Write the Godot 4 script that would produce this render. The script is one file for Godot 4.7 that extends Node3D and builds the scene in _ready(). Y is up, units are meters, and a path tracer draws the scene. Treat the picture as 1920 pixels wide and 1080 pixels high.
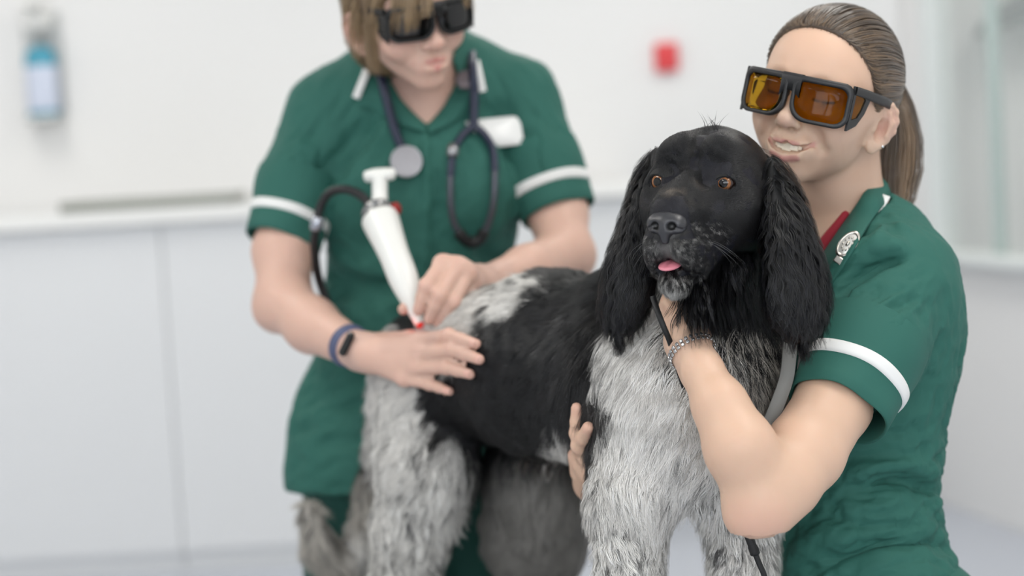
extends Node3D
# A veterinary clinic: two nurses in green tunics hold and treat a black and white spaniel. Metres, y up. The eye stands at EYE and looks down -z.

const EYE := Vector3(0, 1.1, 0)
const FOCAL := 3550.0          # focal length in pixels of the 1920 x 1080 frame
var lens := Basis(Vector3.RIGHT, deg_to_rad(-4.0)) * Basis(Vector3.BACK, deg_to_rad(-3.3))
var dog_f: Field
var rng := RandomNumberGenerator.new()

# the place in the room seen at pixel (x, y), at depth d along the view
func P(x: float, y: float, d: float) -> Vector3:
	return EYE + lens * (Vector3((x - 960.0) / FOCAL, -(y - 540.0) / FOCAL, -1.0) * d)

# a place on the dog's coat under pixel (x, y), off in front of it
func on_dog(x: float, y: float, off: float) -> Vector3:
	return hit(dog_f, x, y, off)

func _ready() -> void:
	# ---- camera
	var cam := Camera3D.new()
	cam.name = "camera"
	cam.transform = Transform3D(lens, EYE)
	cam.near = 0.05
	cam.far = 60.0
	add_child(cam)
	var look := CameraAttributesPhysical.new()
	look.frustum_focal_length = 78.9
	look.frustum_focus_distance = 2.2
	look.exposure_aperture = 2.3
	cam.attributes = look
	cam.fov = rad_to_deg(2.0 * atan(540.0 / FOCAL))
	cam.current = true
	# ---- surroundings and exposure
	var env := Environment.new()
	env.background_mode = Environment.BG_COLOR
	env.background_color = Color(0.5, 0.5, 0.5)
	env.tonemap_mode = Environment.TONE_MAPPER_LINEAR
	env.tonemap_exposure = 0.93
	env.sdfgi_enabled = true
	env.ssao_enabled = true
	env.ssil_enabled = true
	var we := WorldEnvironment.new()
	we.name = "world_environment"
	we.environment = env
	add_child(we)
	rng.seed = 7
	# ---- the room with its unseen ceiling lights, then what stands in it
	var t := Time.get_ticks_msec()
	for job: Callable in [room, ceiling_lights, furniture, dog, right_nurse, left_nurse, tools]:
		job.call()
		print(job.get_method(), " ", Time.get_ticks_msec() - t)
# ---------------------------------------------------------------- shape engine: a field of rounded cones, ellipsoids and boxes, meshed with surface nets
class Field:
	var kind := PackedInt32Array()
	var op := PackedInt32Array()
	var A := PackedVector3Array()
	var B := PackedVector3Array()
	var W := PackedFloat32Array()
	var R0 := PackedFloat32Array()
	var R1 := PackedFloat32Array()
	var K := PackedFloat32Array()
	var X: Array[Basis] = []
	var all := PackedInt32Array()
	var pen := Transform3D()
	var base := Color(0.5, 0.5, 0.5)
	var paints := []

	func put(k: int, o: int, a: Vector3, b: Vector3, w: float, r0: float, r1: float, sm: float, x: Basis) -> void:
		all.append(kind.size())
		kind.append(k); op.append(o); A.append(a); B.append(b); W.append(w); R0.append(r0); R1.append(r1); K.append(maxf(sm, 0.0003)); X.append(x)

	# a rounded cone from a to b
	func cap(a: Vector3, b: Vector3, ra: float, rb: float, sm := 0.01, o := 0) -> void:
		var p := pen * a
		var v := pen * b - p
		put(0, o, p, v, 1.0 / maxf(v.length_squared(), 1e-9), ra, rb - ra, sm, Basis())

	func chain(pts: Array, rad: Array, sm := 0.01, o := 0) -> void:
		for i in pts.size() - 1:
			cap(pts[i], pts[i + 1], rad[i], rad[i + 1], sm, o)

	func ball(c: Vector3, r: float, sm := 0.01, o := 0) -> void:
		cap(c, c + Vector3(0, 1e-5, 0), r, r, sm, o)

	func egg(c: Vector3, r: Vector3, sm := 0.01, o := 0, turn := Basis()) -> void:
		put(1, o, pen * c, r, 0.0, 0.0, 0.0, sm, (pen.basis * turn).inverse())

	func box(c: Vector3, half: Vector3, round_: float, sm := 0.002, o := 0, turn := Basis()) -> void:
		put(2, o, pen * c, half - Vector3.ONE * round_, 0.0, round_, 0.0, sm, (pen.basis * turn).inverse())

	# keep only what lies behind the plane
	func cut(c: Vector3, n: Vector3, sm := 0.002) -> void:
		put(3, 2, pen * c, (pen.basis * n).normalized(), 0.0, 0.0, 0.0, sm, Basis())

	func paint(c: Vector3, r: Vector3, col: Color, soft := 0.5, amount := 1.0, turn := Basis()) -> void:
		paints.append([pen * c, r, col, soft, amount, (pen.basis * turn).inverse(), Vector3.ZERO])

	func stroke(a: Vector3, b: Vector3, r: float, col: Color, soft := 0.5, amount := 1.0) -> void:
		paints.append([pen * a, Vector3(r, r, r), col, soft, amount, Basis(), pen * b - pen * a])

	func colour(p: Vector3) -> Color:
		var c := base
		for q in paints:
			var v: Vector3 = p - q[0]
			var seg: Vector3 = q[6]
			if seg != Vector3.ZERO:
				v -= seg * clampf(v.dot(seg) / seg.length_squared(), 0.0, 1.0)
			else:
				v = q[5] * v
			var d := (v / (q[1] as Vector3)).length()
			if d < 1.0:
				c = c.lerp(q[2], q[4] * (1.0 - smoothstep(1.0 - q[3], 1.0, d)))
		return c

	func one(i: int, p: Vector3) -> float:
		var q := p - A[i]
		match kind[i]:
			0:
				var t := clampf(q.dot(B[i]) * W[i], 0.0, 1.0)
				return (q - B[i] * t).length() - R0[i] - R1[i] * t
			1:
				var s := (X[i] * q) / B[i]
				var k0 := s.length()
				return k0 * (k0 - 1.0) / maxf((s / B[i]).length(), 1e-4)
			2:
				q = (X[i] * q).abs() - B[i]
				return q.max(Vector3.ZERO).length() + minf(maxf(q.x, maxf(q.y, q.z)), 0.0) - R0[i]
		return q.dot(B[i])

	func at(p: Vector3, list: PackedInt32Array) -> float:
		var d := 1e3
		for i in list:
			var q := p - A[i]
			var e: float
			var kd := kind[i]
			if kd == 0:
				var t := clampf(q.dot(B[i]) * W[i], 0.0, 1.0)
				e = (q - B[i] * t).length() - R0[i] - R1[i] * t
			elif kd == 1:
				var s := (X[i] * q) / B[i]
				var k0 := s.length()
				e = k0 * (k0 - 1.0) / maxf((s / B[i]).length(), 1e-4)
			elif kd == 2:
				q = (X[i] * q).abs() - B[i]
				e = q.max(Vector3.ZERO).length() + minf(maxf(q.x, maxf(q.y, q.z)), 0.0) - R0[i]
			else:
				e = q.dot(B[i])
			var k := K[i]
			if op[i] == 0:
				var h := maxf(k - absf(d - e), 0.0)
				d = minf(d, e) - h * h * 0.25 / k
			else:
				if op[i] == 1:
					e = -e
				var h := maxf(k - absf(d - e), 0.0)
				d = maxf(d, e) + h * h * 0.25 / k
		return d

	func d(p: Vector3) -> float:
		return at(p, all)

	func grad(p: Vector3, e := 0.0015) -> Vector3:
		return Vector3(d(p + Vector3(e, 0, 0)) - d(p - Vector3(e, 0, 0)), d(p + Vector3(0, e, 0)) - d(p - Vector3(0, e, 0)), d(p + Vector3(0, 0, e)) - d(p - Vector3(0, 0, e))).normalized()

	# the point of the surface under p
	func land(p: Vector3, off := 0.0, steps := 4) -> Vector3:
		for i in steps:
			p -= grad(p) * (d(p) - off)
		return p

	# from outside at p along v to the surface
	func shoot(p: Vector3, v: Vector3, reach := 1.0) -> Vector3:
		var t := 0.0
		for i in 60:
			var e := d(p + v * t)
			if e < 0.0004 or t > reach:
				break
			t += e * 0.85
		return p + v * t

	func near(c: Vector3, reach: float) -> PackedInt32Array:
		var es := PackedFloat32Array()
		var best := 1e3
		for i in all:
			var e := one(i, c)
			es.append(e)
			if op[i] == 0:
				best = minf(best, e)
		var out := PackedInt32Array()
		for i in all:
			if op[i] == 0:
				if es[i] < best + 2.0 * reach + K[i]:
					out.append(i)
			elif op[i] == 1:
				if es[i] < reach + K[i] + 0.004:
					out.append(i)
			elif es[i] > -reach - K[i] - 0.004:
				out.append(i)
		return out


const NB := 8
class Net:
	var verts := PackedVector3Array()
	var normals := PackedVector3Array()
	var colors := PackedColorArray()
	var index := PackedInt32Array()

	func shade() -> void:
		normals.resize(verts.size())
		normals.fill(Vector3.ZERO)
		for i in range(0, index.size(), 3):
			var a := verts[index[i]]
			var n := (verts[index[i + 2]] - a).cross(verts[index[i + 1]] - a)
			normals[index[i]] += n; normals[index[i + 1]] += n; normals[index[i + 2]] += n
		for i in normals.size():
			normals[i] = normals[i].normalized()

	func push(f: Callable) -> void:
		for i in verts.size():
			verts[i] += normals[i] * f.call(verts[i], normals[i])
		shade()

	func into(m: ArrayMesh, mat: Material) -> void:
		if index.is_empty():
			return
		var arr := []
		arr.resize(Mesh.ARRAY_MAX)
		arr[Mesh.ARRAY_VERTEX] = verts
		arr[Mesh.ARRAY_NORMAL] = normals
		if colors.size() == verts.size():
			arr[Mesh.ARRAY_COLOR] = colors
		arr[Mesh.ARRAY_INDEX] = index
		m.add_surface_from_arrays(Mesh.PRIMITIVE_TRIANGLES, arr)
		m.surface_set_material(m.get_surface_count() - 1, mat)

	func add(o: Net) -> void:
		var n := verts.size()
		verts.append_array(o.verts); normals.append_array(o.normals); colors.append_array(o.colors)
		for i in o.index:
			index.append(i + n)

static func block(f: Field, lo: Vector3, h: float, bx: int, by: int, bz: int) -> Array:
	var half := h * NB * 0.5
	var c := lo + Vector3(bx, by, bz) * (h * NB) + Vector3.ONE * half
	var reach := half * 1.75
	if absf(f.at(c, f.all)) > reach * 1.25 + 0.006:
		return []
	var list := f.near(c, reach)
	var n1 := NB + 1
	var v := PackedFloat32Array()
	v.resize(n1 * n1 * n1)
	var o := lo + Vector3(bx, by, bz) * (h * NB)
	var k := 0
	var any := 0
	for z in n1:
		for y in n1:
			for x in n1:
				var e := f.at(o + Vector3(x, y, z) * h, list)
				v[k] = e
				if e < 0.0:
					any += 1
				k += 1
	if any == 0 or any == k:
		return []
	var pts := PackedVector3Array()
	var keys := PackedInt64Array()
	var edges := PackedInt64Array()
	var s := n1 * n1
	for z in NB:
		for y in NB:
			for x in NB:
				var i := x + y * n1 + z * s
				var e0 := v[i]; var e1 := v[i + 1]; var e2 := v[i + n1]; var e3 := v[i + n1 + 1]
				var e4 := v[i + s]; var e5 := v[i + s + 1]; var e6 := v[i + s + n1]; var e7 := v[i + s + n1 + 1]
				var m := int(e0 < 0) + int(e1 < 0) + int(e2 < 0) + int(e3 < 0) + int(e4 < 0) + int(e5 < 0) + int(e6 < 0) + int(e7 < 0)
				if m == 0 or m == 8:
					continue
				var sum := Vector3.ZERO
				var cnt := 0
				if (e0 < 0) != (e1 < 0): sum += Vector3(e0 / (e0 - e1), 0, 0); cnt += 1
				if (e2 < 0) != (e3 < 0): sum += Vector3(e2 / (e2 - e3), 1, 0); cnt += 1
				if (e4 < 0) != (e5 < 0): sum += Vector3(e4 / (e4 - e5), 0, 1); cnt += 1
				if (e6 < 0) != (e7 < 0): sum += Vector3(e6 / (e6 - e7), 1, 1); cnt += 1
				if (e0 < 0) != (e2 < 0): sum += Vector3(0, e0 / (e0 - e2), 0); cnt += 1
				if (e1 < 0) != (e3 < 0): sum += Vector3(1, e1 / (e1 - e3), 0); cnt += 1
				if (e4 < 0) != (e6 < 0): sum += Vector3(0, e4 / (e4 - e6), 1); cnt += 1
				if (e5 < 0) != (e7 < 0): sum += Vector3(1, e5 / (e5 - e7), 1); cnt += 1
				if (e0 < 0) != (e4 < 0): sum += Vector3(0, 0, e0 / (e0 - e4)); cnt += 1
				if (e1 < 0) != (e5 < 0): sum += Vector3(1, 0, e1 / (e1 - e5)); cnt += 1
				if (e2 < 0) != (e6 < 0): sum += Vector3(0, 1, e2 / (e2 - e6)); cnt += 1
				if (e3 < 0) != (e7 < 0): sum += Vector3(1, 1, e3 / (e3 - e7)); cnt += 1
				pts.append(o + (Vector3(x, y, z) + sum / cnt) * h)
				var key := ((bx * NB + x) << 40) | ((by * NB + y) << 20) | (bz * NB + z)
				keys.append(key)
				var si := int(e0 < 0)
				if (e0 < 0) != (e1 < 0): edges.append(key * 8 + si)
				if (e0 < 0) != (e2 < 0): edges.append(key * 8 + 2 + si)
				if (e0 < 0) != (e4 < 0): edges.append(key * 8 + 4 + si)
	return [pts, keys, edges]

# the surface of f inside the box, in cells of h
func net(f: Field, box: AABB, h: float, painted := true) -> Net:
	var step := h * NB
	var nb := Vector3i((box.size / step).ceil())
	var lo := box.position
	var total := nb.x * nb.y * nb.z
	var res := []
	res.resize(total)
	var job := func(i: int) -> void:
		res[i] = block(f, lo, h, i % nb.x, (i / nb.x) % nb.y, i / (nb.x * nb.y))
	var id := WorkerThreadPool.add_group_task(job, total)
	WorkerThreadPool.wait_for_group_task_completion(id)
	var out := Net.new()
	var where := {}
	for r in res:
		if r.size():
			var keys: PackedInt64Array = r[1]
			for i in keys.size():
				where[keys[i]] = out.verts.size() + i
			out.verts.append_array(r[0])
	var dx := 1 << 40
	var dy := 1 << 20
	for r in res:
		if r.size() == 0:
			continue
		for e: int in r[2]:
			var key := e >> 3
			var ax := (e & 7) >> 1
			var u := dy if ax == 0 else (1 if ax == 1 else dx)
			var w := 1 if ax == 0 else (dx if ax == 1 else dy)
			var a = where.get(key); var b = where.get(key - u); var c = where.get(key - u - w); var dd = where.get(key - w)
			if a == null or b == null or c == null or dd == null:
				continue
			if e & 1:
				out.index.append_array(PackedInt32Array([a, c, b, a, dd, c]))
			else:
				out.index.append_array(PackedInt32Array([a, b, c, a, c, dd]))
	out.shade()
	if painted:
		out.colors.resize(out.verts.size())
		for i in out.verts.size():
			out.colors[i] = f.colour(out.verts[i])
	return out

# ---------------------------------------------------------------- ribbons: hair and fur as thin strips, each with its own width, bend and colour
class Strips:
	var v := PackedVector3Array()
	var n := PackedVector3Array()
	var c := PackedColorArray()
	var ix := PackedInt32Array()

	func strand(pts: PackedVector3Array, up: PackedVector3Array, w: float, root: Color, tip: Color, start := 0.7, tail := 0.12) -> void:
		var m := pts.size()
		var at := v.size()
		for i in m:
			var t := (pts[mini(i + 1, m - 1)] - pts[maxi(i - 1, 0)]).normalized()
			var side := t.cross(up[i]).normalized()
			var s := float(i) / (m - 1)
			var ww := w * lerpf(start, 1.0, minf(s * 4.0, 1.0)) * lerpf(1.0, tail, smoothstep(0.45, 1.0, s))
			var nn := side.cross(t)
			v.append(pts[i] - side * ww); v.append(pts[i] + side * ww)
			n.append((nn - side * 0.7).normalized()); n.append((nn + side * 0.7).normalized())
			var cc := root.lerp(tip, s)
			c.append(cc); c.append(cc)
			if i:
				var k := at + i * 2
				ix.append_array(PackedInt32Array([k - 2, k, k - 1, k - 1, k, k + 1]))

	func mesh(mat: Material) -> ArrayMesh:
		var m := ArrayMesh.new()
		var arr := []
		arr.resize(Mesh.ARRAY_MAX)
		arr[Mesh.ARRAY_VERTEX] = v; arr[Mesh.ARRAY_NORMAL] = n; arr[Mesh.ARRAY_COLOR] = c; arr[Mesh.ARRAY_INDEX] = ix
		m.add_surface_from_arrays(Mesh.PRIMITIVE_TRIANGLES, arr)
		m.surface_set_material(0, mat)
		return m

# ---------------------------------------------------------------- small mesh helpers
class Mould:
	var st := SurfaceTool.new()
	var count := 0
	func _init() -> void:
		st.begin(Mesh.PRIMITIVE_TRIANGLES)
	func quad(a: Vector3, b: Vector3, c: Vector3, d: Vector3) -> void:
		for p in [a, b, c, a, c, d]:
			st.add_vertex(p)
	func grid(rows: Array, closed_u := false, closed_v := false, smooth := true) -> void:
		st.set_smooth_group(count if smooth else -1)
		count += 1
		var nr := rows.size()
		var nc: int = rows[0].size()
		for i in nr if closed_v else nr - 1:
			for j in nc if closed_u else nc - 1:
				var a: Vector3 = rows[i][j]
				var b: Vector3 = rows[i][(j + 1) % nc]
				var c: Vector3 = rows[(i + 1) % nr][(j + 1) % nc]
				var d: Vector3 = rows[(i + 1) % nr][j]
				if not a.is_equal_approx(b):
					for p in [a, b, c]: st.add_vertex(p)
				if not c.is_equal_approx(d):
					for p in [a, c, d]: st.add_vertex(p)
	# a tube through pts
	func tube(pts: Array, rad, sides := 10, caps := true) -> void:
		var rows := []
		var nn := Vector3.ZERO
		for i in pts.size():
			var t: Vector3 = (pts[mini(i + 1, pts.size() - 1)] - pts[maxi(i - 1, 0)]).normalized()
			if nn == Vector3.ZERO:
				nn = t.cross(Vector3.UP if absf(t.y) < 0.9 else Vector3.RIGHT).normalized()
			nn = (nn - t * nn.dot(t)).normalized()
			var b := t.cross(nn)
			var r: float = rad[i] if rad is Array else rad
			var row := []
			for k in sides:
				var a := TAU * k / sides
				row.append(pts[i] + (nn * cos(a) + b * sin(a)) * r)
			if i == 0 and caps:
				var dot := []
				dot.resize(sides); dot.fill(pts[0] - t * r * 0.35)
				var ring := []
				for p in row: ring.append(pts[0] - t * r * 0.25 + (p - pts[0]) * 0.7)
				rows.append(dot); rows.append(ring)
			rows.append(row)
			if i == pts.size() - 1 and caps:
				var dot := []
				dot.resize(sides); dot.fill(pts[i] + t * r * 0.35)
				var ring := []
				for p in row: ring.append(pts[i] + t * r * 0.25 + (p - pts[i]) * 0.7)
				rows.append(ring); rows.append(dot)
		grid(rows, true)
	# profile of (radius, height) turned about the y axis of t
	func lathe(prof: Array, t := Transform3D(), sides := 24, sharp := false) -> void:
		if sharp:
			for i in prof.size() - 1:
				lathe([prof[i], prof[i + 1]], t, sides)
			return
		var rows := []
		for q in prof:
			var row := []
			for k in sides:
				var a := -TAU * k / sides
				row.append(t * Vector3(cos(a) * q.x, q.y, sin(a) * q.x))
			rows.append(row)
		grid(rows, true)
	# a box with bevelled edges
	func bevel_box(c: Vector3, s: Vector3, r := 0.004, t := Transform3D()) -> void:
		var h := s * 0.5
		r = minf(r, minf(h.x, minf(h.y, h.z)) * 0.9)
		var prof := [Vector2(0, -h.y), Vector2(-r, -h.y), Vector2(-r * 0.3, -h.y + r * 0.3), Vector2(0, -h.y + r), Vector2(0, h.y - r), Vector2(-r * 0.3, h.y - r * 0.3), Vector2(-r, h.y), Vector2(0, h.y)]
		var rows := []
		for i in prof.size():
			var row := []
			var q: Vector2 = prof[i]
			var flat := i == 0 or i == prof.size() - 1
			for k in 4:
				var sx: float = [1, -1, -1, 1][k]
				var sz: float = [1, 1, -1, -1][k]
				for e in 2:
					var ex := r if (e == 0) == (k % 2 == 0) else 0.0
					var ez := r - ex
					if flat:
						row.append(t * (c + Vector3(0, q.y, 0)))
					else:
						row.append(t * (c + Vector3(sx * (h.x - ez + q.x), q.y, sz * (h.z - ex + q.x))))
			rows.append(row)
		for i in prof.size() - 1:
			st.set_smooth_group(-1)
			grid([rows[i], rows[i + 1]], true, false, false)
	func mesh(mat: Material) -> ArrayMesh:
		var v: PackedVector3Array = st.commit_to_arrays()[Mesh.ARRAY_VERTEX]
		var mid := Vector3.ZERO
		for p in v: mid += p
		mid /= maxf(v.size(), 1.0)
		var vol := 0.0
		for i in range(0, v.size() - 2, 3):
			vol += (v[i] - mid).dot((v[i + 1] - mid).cross(v[i + 2] - mid))
		st.generate_normals(vol > 0.0)
		st.set_material(mat)
		if vol <= 0.0:
			return st.commit()
		# wound the wrong way: turn every triangle round
		st.index()
		var arr := st.commit_to_arrays()
		var ix: PackedInt32Array = arr[Mesh.ARRAY_INDEX]
		for i in range(0, ix.size(), 3):
			var a := ix[i]
			ix[i] = ix[i + 1]
			ix[i + 1] = a
		arr[Mesh.ARRAY_INDEX] = ix
		var m := ArrayMesh.new()
		m.add_surface_from_arrays(Mesh.PRIMITIVE_TRIANGLES, arr)
		m.surface_set_material(0, mat)
		return m

static func lin(hex: String) -> Color:
	return Color(hex).srgb_to_linear()

static func curve(pts: Array, per := 8) -> Array:
	var out := []
	for i in pts.size() - 1:
		var a: Vector3 = pts[maxi(i - 1, 0)]; var b: Vector3 = pts[i]; var c: Vector3 = pts[i + 1]; var d: Vector3 = pts[mini(i + 2, pts.size() - 1)]
		for k in per:
			out.append(b.cubic_interpolate(c, a, d, float(k) / per))
	out.append(pts[-1])
	return out

var names := {}
func numbered(called: String) -> String:
	names[called] = names.get(called, 0) + 1
	return called if names[called] == 1 else "%s_%03d" % [called, names[called] - 1]

func thing(called: String, label: String, category: String, at := Vector3.ZERO, group := "") -> Node3D:
	var o := Node3D.new()
	o.name = numbered(called)
	add_child(o)
	o.position = at
	o.set_meta("label", label); o.set_meta("category", category)
	if group: o.set_meta("group", group)
	return o

# a mesh laid out in the world, hung under parent (which only moves, never turns)
func part(called: String, m: Mesh, parent: Node3D, label := "") -> MeshInstance3D:
	var o := MeshInstance3D.new()
	o.name = called
	o.mesh = m
	parent.add_child(o, true)
	o.position = -parent.global_position
	if label: o.set_meta("label", label)
	return o

func struct(called: String, m: Mesh, label := "", parent: Node3D = self) -> MeshInstance3D:
	var o := MeshInstance3D.new()
	o.name = called
	o.mesh = m
	parent.add_child(o, true)
	if parent == self: o.set_meta("kind", "structure")
	if label: o.set_meta("label", label)
	return o

# ---------------------------------------------------------------- materials
func paint_mat(col: Color, rough := 0.6, metal := 0.0, spec := 0.5) -> StandardMaterial3D:
	var m := StandardMaterial3D.new()
	m.albedo_color = col
	m.roughness = rough
	m.metallic = metal
	m.metallic_specular = spec
	return m

func tinted(rough := 0.6, spec := 0.5) -> StandardMaterial3D:
	var m := paint_mat(Color.WHITE, rough, 0.0, spec)
	m.vertex_color_use_as_albedo = true
	return m

func noise_tex(freq: float, seed_: int, size := 256, octaves := 3, kind := FastNoiseLite.TYPE_SIMPLEX_SMOOTH) -> NoiseTexture2D:
	var n := FastNoiseLite.new()
	n.noise_type = kind
	n.frequency = freq
	n.seed = seed_
	n.fractal_octaves = octaves
	var t := NoiseTexture2D.new()
	t.width = size; t.height = size
	t.seamless = true
	t.noise = n
	return t

func bumpy(m: StandardMaterial3D, t: Texture2D, cm: float, per_metre: float) -> void:
	m.heightmap_enabled = true
	m.heightmap_texture = t
	m.heightmap_scale = cm
	m.uv1_triplanar = true
	m.uv1_world_triplanar = true
	m.uv1_scale = Vector3.ONE * per_metre
# ---------------------------------------------------------------- the room
const CEIL := 2.6
func slab(lo: Vector3, hi: Vector3, mat: Material, t := Transform3D(), r := 0.0015) -> Mesh:
	var m := Mould.new()
	m.bevel_box((lo + hi) * 0.5, hi - lo, r, t)
	return m.mesh(mat)

var white_wall: StandardMaterial3D
var side_wall := Transform3D(Basis(Vector3(0.227, 0, 0.974), Vector3.UP, Vector3(-0.974, 0, 0.227)), Vector3(1.2, 0, -5.7))

func room() -> void:
	white_wall = paint_mat(Color(0.90, 0.90, 0.90), 0.55)
	bumpy(white_wall, noise_tex(0.05, 3), 0.02, 1.2)
	var vinyl := paint_mat(Color(0.74, 0.76, 0.80), 0.32)
	bumpy(vinyl, noise_tex(0.08, 5), 0.015, 2.0)
	struct("floor", slab(Vector3(-3.2, -0.1, -6.0), Vector3(3.6, 0, 2.4), vinyl))
	struct("ceiling", slab(Vector3(-3.2, CEIL, -6.0), Vector3(3.6, CEIL + 0.1, 2.4), white_wall))
	struct("wall_back", slab(Vector3(-3.2, 0, -5.82), Vector3(1.2, CEIL, -5.7), white_wall))
	struct("wall_left", slab(Vector3(-3.2, 0, -6.0), Vector3(-3.0, CEIL, 2.4), white_wall))
	# the wall behind the eye, with an unseen glowing window placed to light the faces from the front
	var m := Mould.new()
	m.bevel_box(Vector3(0.2, 0.45, 2.3), Vector3(6.8, 0.9, 0.2), 0.002)
	m.bevel_box(Vector3(0.2, 2.45, 2.3), Vector3(6.8, 0.3, 0.2), 0.002)
	m.bevel_box(Vector3(-2.6, 1.6, 2.3), Vector3(1.2, 1.4, 0.2), 0.002)
	m.bevel_box(Vector3(2.8, 1.6, 2.3), Vector3(1.6, 1.4, 0.2), 0.002)
	struct("wall_front", m.mesh(white_wall))
	var fm := Mould.new()
	for x in [-1.97, -0.68, 0.66, 1.97]:
		fm.bevel_box(Vector3(x, 1.6, 2.28), Vector3(0.06, 1.4, 0.08), 0.004)
	for y in [0.93, 2.27]:
		fm.bevel_box(Vector3(0, y, 2.28), Vector3(4.0, 0.06, 0.08), 0.004)
	var fw := struct("window_2", fm.mesh(paint_mat(Color(0.88, 0.88, 0.88), 0.4)))
	var front_glow := paint_mat(Color(0.9, 0.92, 0.95), 0.5)
	front_glow.emission_enabled = true
	front_glow.emission = Color(0.95, 0.98, 1.0)
	front_glow.emission_energy_multiplier = 1.0
	for i in 3:
		var x: float = [-1.325, -0.01, 1.315][i]
		struct("window_pane", slab(Vector3(x - 0.615, 0.96, 2.31), Vector3(x + 0.615, 2.24, 2.33), front_glow), "", fw)
		var l := AreaLight3D.new()
		l.name = "window_light"
		l.area_size = Vector2(1.2, 1.25)
		l.light_energy = DAY
		l.light_color = Color(0.97, 0.985, 1.0)
		l.shadow_enabled = true
		l.area_range = 12.0
		fw.add_child(l)
		l.position = Vector3(x, 1.6, 2.22)
	# the right wall with a long window on to the corridor
	m = Mould.new()
	m.bevel_box(Vector3(0.06, 1.3, -0.06), Vector3(0.12, 2.6, 0.12), 0.002, side_wall)
	m.bevel_box(Vector3(0.87, 0.36, -0.06), Vector3(1.5, 0.72, 0.12), 0.002, side_wall)
	m.bevel_box(Vector3(0.87, 2.35, -0.06), Vector3(1.5, 0.5, 0.12), 0.002, side_wall)
	m.bevel_box(Vector3(4.9, 1.3, -0.06), Vector3(6.6, 2.6, 0.12), 0.002, side_wall)
	struct("wall_right", m.mesh(white_wall))
	m = Mould.new()
	m.bevel_box(Vector3(1.5, 1.3, -1.5), Vector3(7.0, 2.6, 0.1), 0.002, side_wall)
	m.bevel_box(Vector3(-0.1, 1.3, -0.8), Vector3(0.1, 2.6, 1.5), 0.002, side_wall)
	struct("wall_corridor", m.mesh(white_wall))
	var frame := paint_mat(Color(0.86, 0.88, 0.88), 0.4)
	m = Mould.new()
	m.bevel_box(Vector3(0.14, 1.41, -0.05), Vector3(0.04, 1.38, 0.08), 0.004, side_wall)
	m.bevel_box(Vector3(0.87, 0.735, -0.03), Vector3(1.5, 0.03, 0.16), 0.006, side_wall)
	m.bevel_box(Vector3(0.87, 2.085, -0.05), Vector3(1.42, 0.03, 0.08), 0.004, side_wall)
	var w := struct("window_1", m.mesh(frame))
	m = Mould.new()
	m.bevel_box(Vector3(0.485, 1.41, -0.05), Vector3(0.035, 1.32, 0.03), 0.004, side_wall)
	struct("mullion", m.mesh(paint_mat(Color(0.70, 0.76, 0.75), 0.25)), "", w)
	var glass := paint_mat(Color(0.9, 0.96, 0.95, 0.12), 0.05)
	glass.transparency = BaseMaterial3D.TRANSPARENCY_ALPHA
	for s in [[0.16, 0.467], [0.503, 1.6]]:
		m = Mould.new()
		m.bevel_box(Vector3((s[0] + s[1]) * 0.5, 1.41, -0.05), Vector3(s[1] - s[0], 1.32, 0.008), 0.001, side_wall)
		struct("glass_pane", m.mesh(glass), "", w)

func ceiling_lights() -> void:
	var trim := paint_mat(Color(0.9, 0.9, 0.9), 0.4)
	var glow := paint_mat(Color(0.95, 0.95, 0.95), 0.6)
	glow.emission_enabled = true
	glow.emission = Color(1.0, 0.985, 0.96)
	glow.emission_energy_multiplier = 2.0
	var spots := [Vector3(-1.5, 0, -4.3), Vector3(0.6, 0, -4.3), Vector3(-1.5, 0, -2.0), Vector3(0.9, 0, -2.0), Vector3(-1.4, 0, 0.4), Vector3(1.3, 0, 0.4), Vector3(2.6, 0, -4.6)]  # panels out of view, placed to light room and corridor from above
	for i in spots.size():
		var at: Vector3 = spots[i]
		var size := Vector2(0.58, 1.18)
		var o := thing("ceiling_light", "flush white light panel in the ceiling " + ["above the counter's left half", "above the counter's right end", "over the left nurse", "over the right nurse", "behind the viewer to the left", "behind the viewer to the right", "of the corridor beyond the glass"][i], "ceiling light", Vector3(at.x, CEIL, at.z), "flush ceiling light panels")
		var m := Mould.new()
		for s in [-1, 1]:
			m.bevel_box(Vector3(at.x + s * 0.305, CEIL - 0.012, at.z), Vector3(0.03, 0.024, 1.24), 0.004)
			m.bevel_box(Vector3(at.x, CEIL - 0.012, at.z + s * 0.605), Vector3(0.58, 0.024, 0.03), 0.004)
		part("frame", m.mesh(trim), o)
		m = Mould.new()
		m.bevel_box(Vector3(at.x, CEIL - 0.008, at.z), Vector3(0.58, 0.012, 1.18), 0.002)
		part("diffuser", m.mesh(glow), o)
		var l := AreaLight3D.new()
		l.name = "panel_light"
		l.area_size = size
		l.light_energy = LAMP * (0.8 if i == 6 else 1.0)
		l.light_color = Color(1.0, 0.985, 0.955)
		l.shadow_enabled = true
		o.add_child(l)
		l.position = Vector3(0, -0.03, 0)
		l.rotation = Vector3(-PI / 2, 0, 0)
		l.area_range = 12.0
const LAMP := 1.45
const DAY := 2.1  # strength of the unseen window behind the eye

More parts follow.
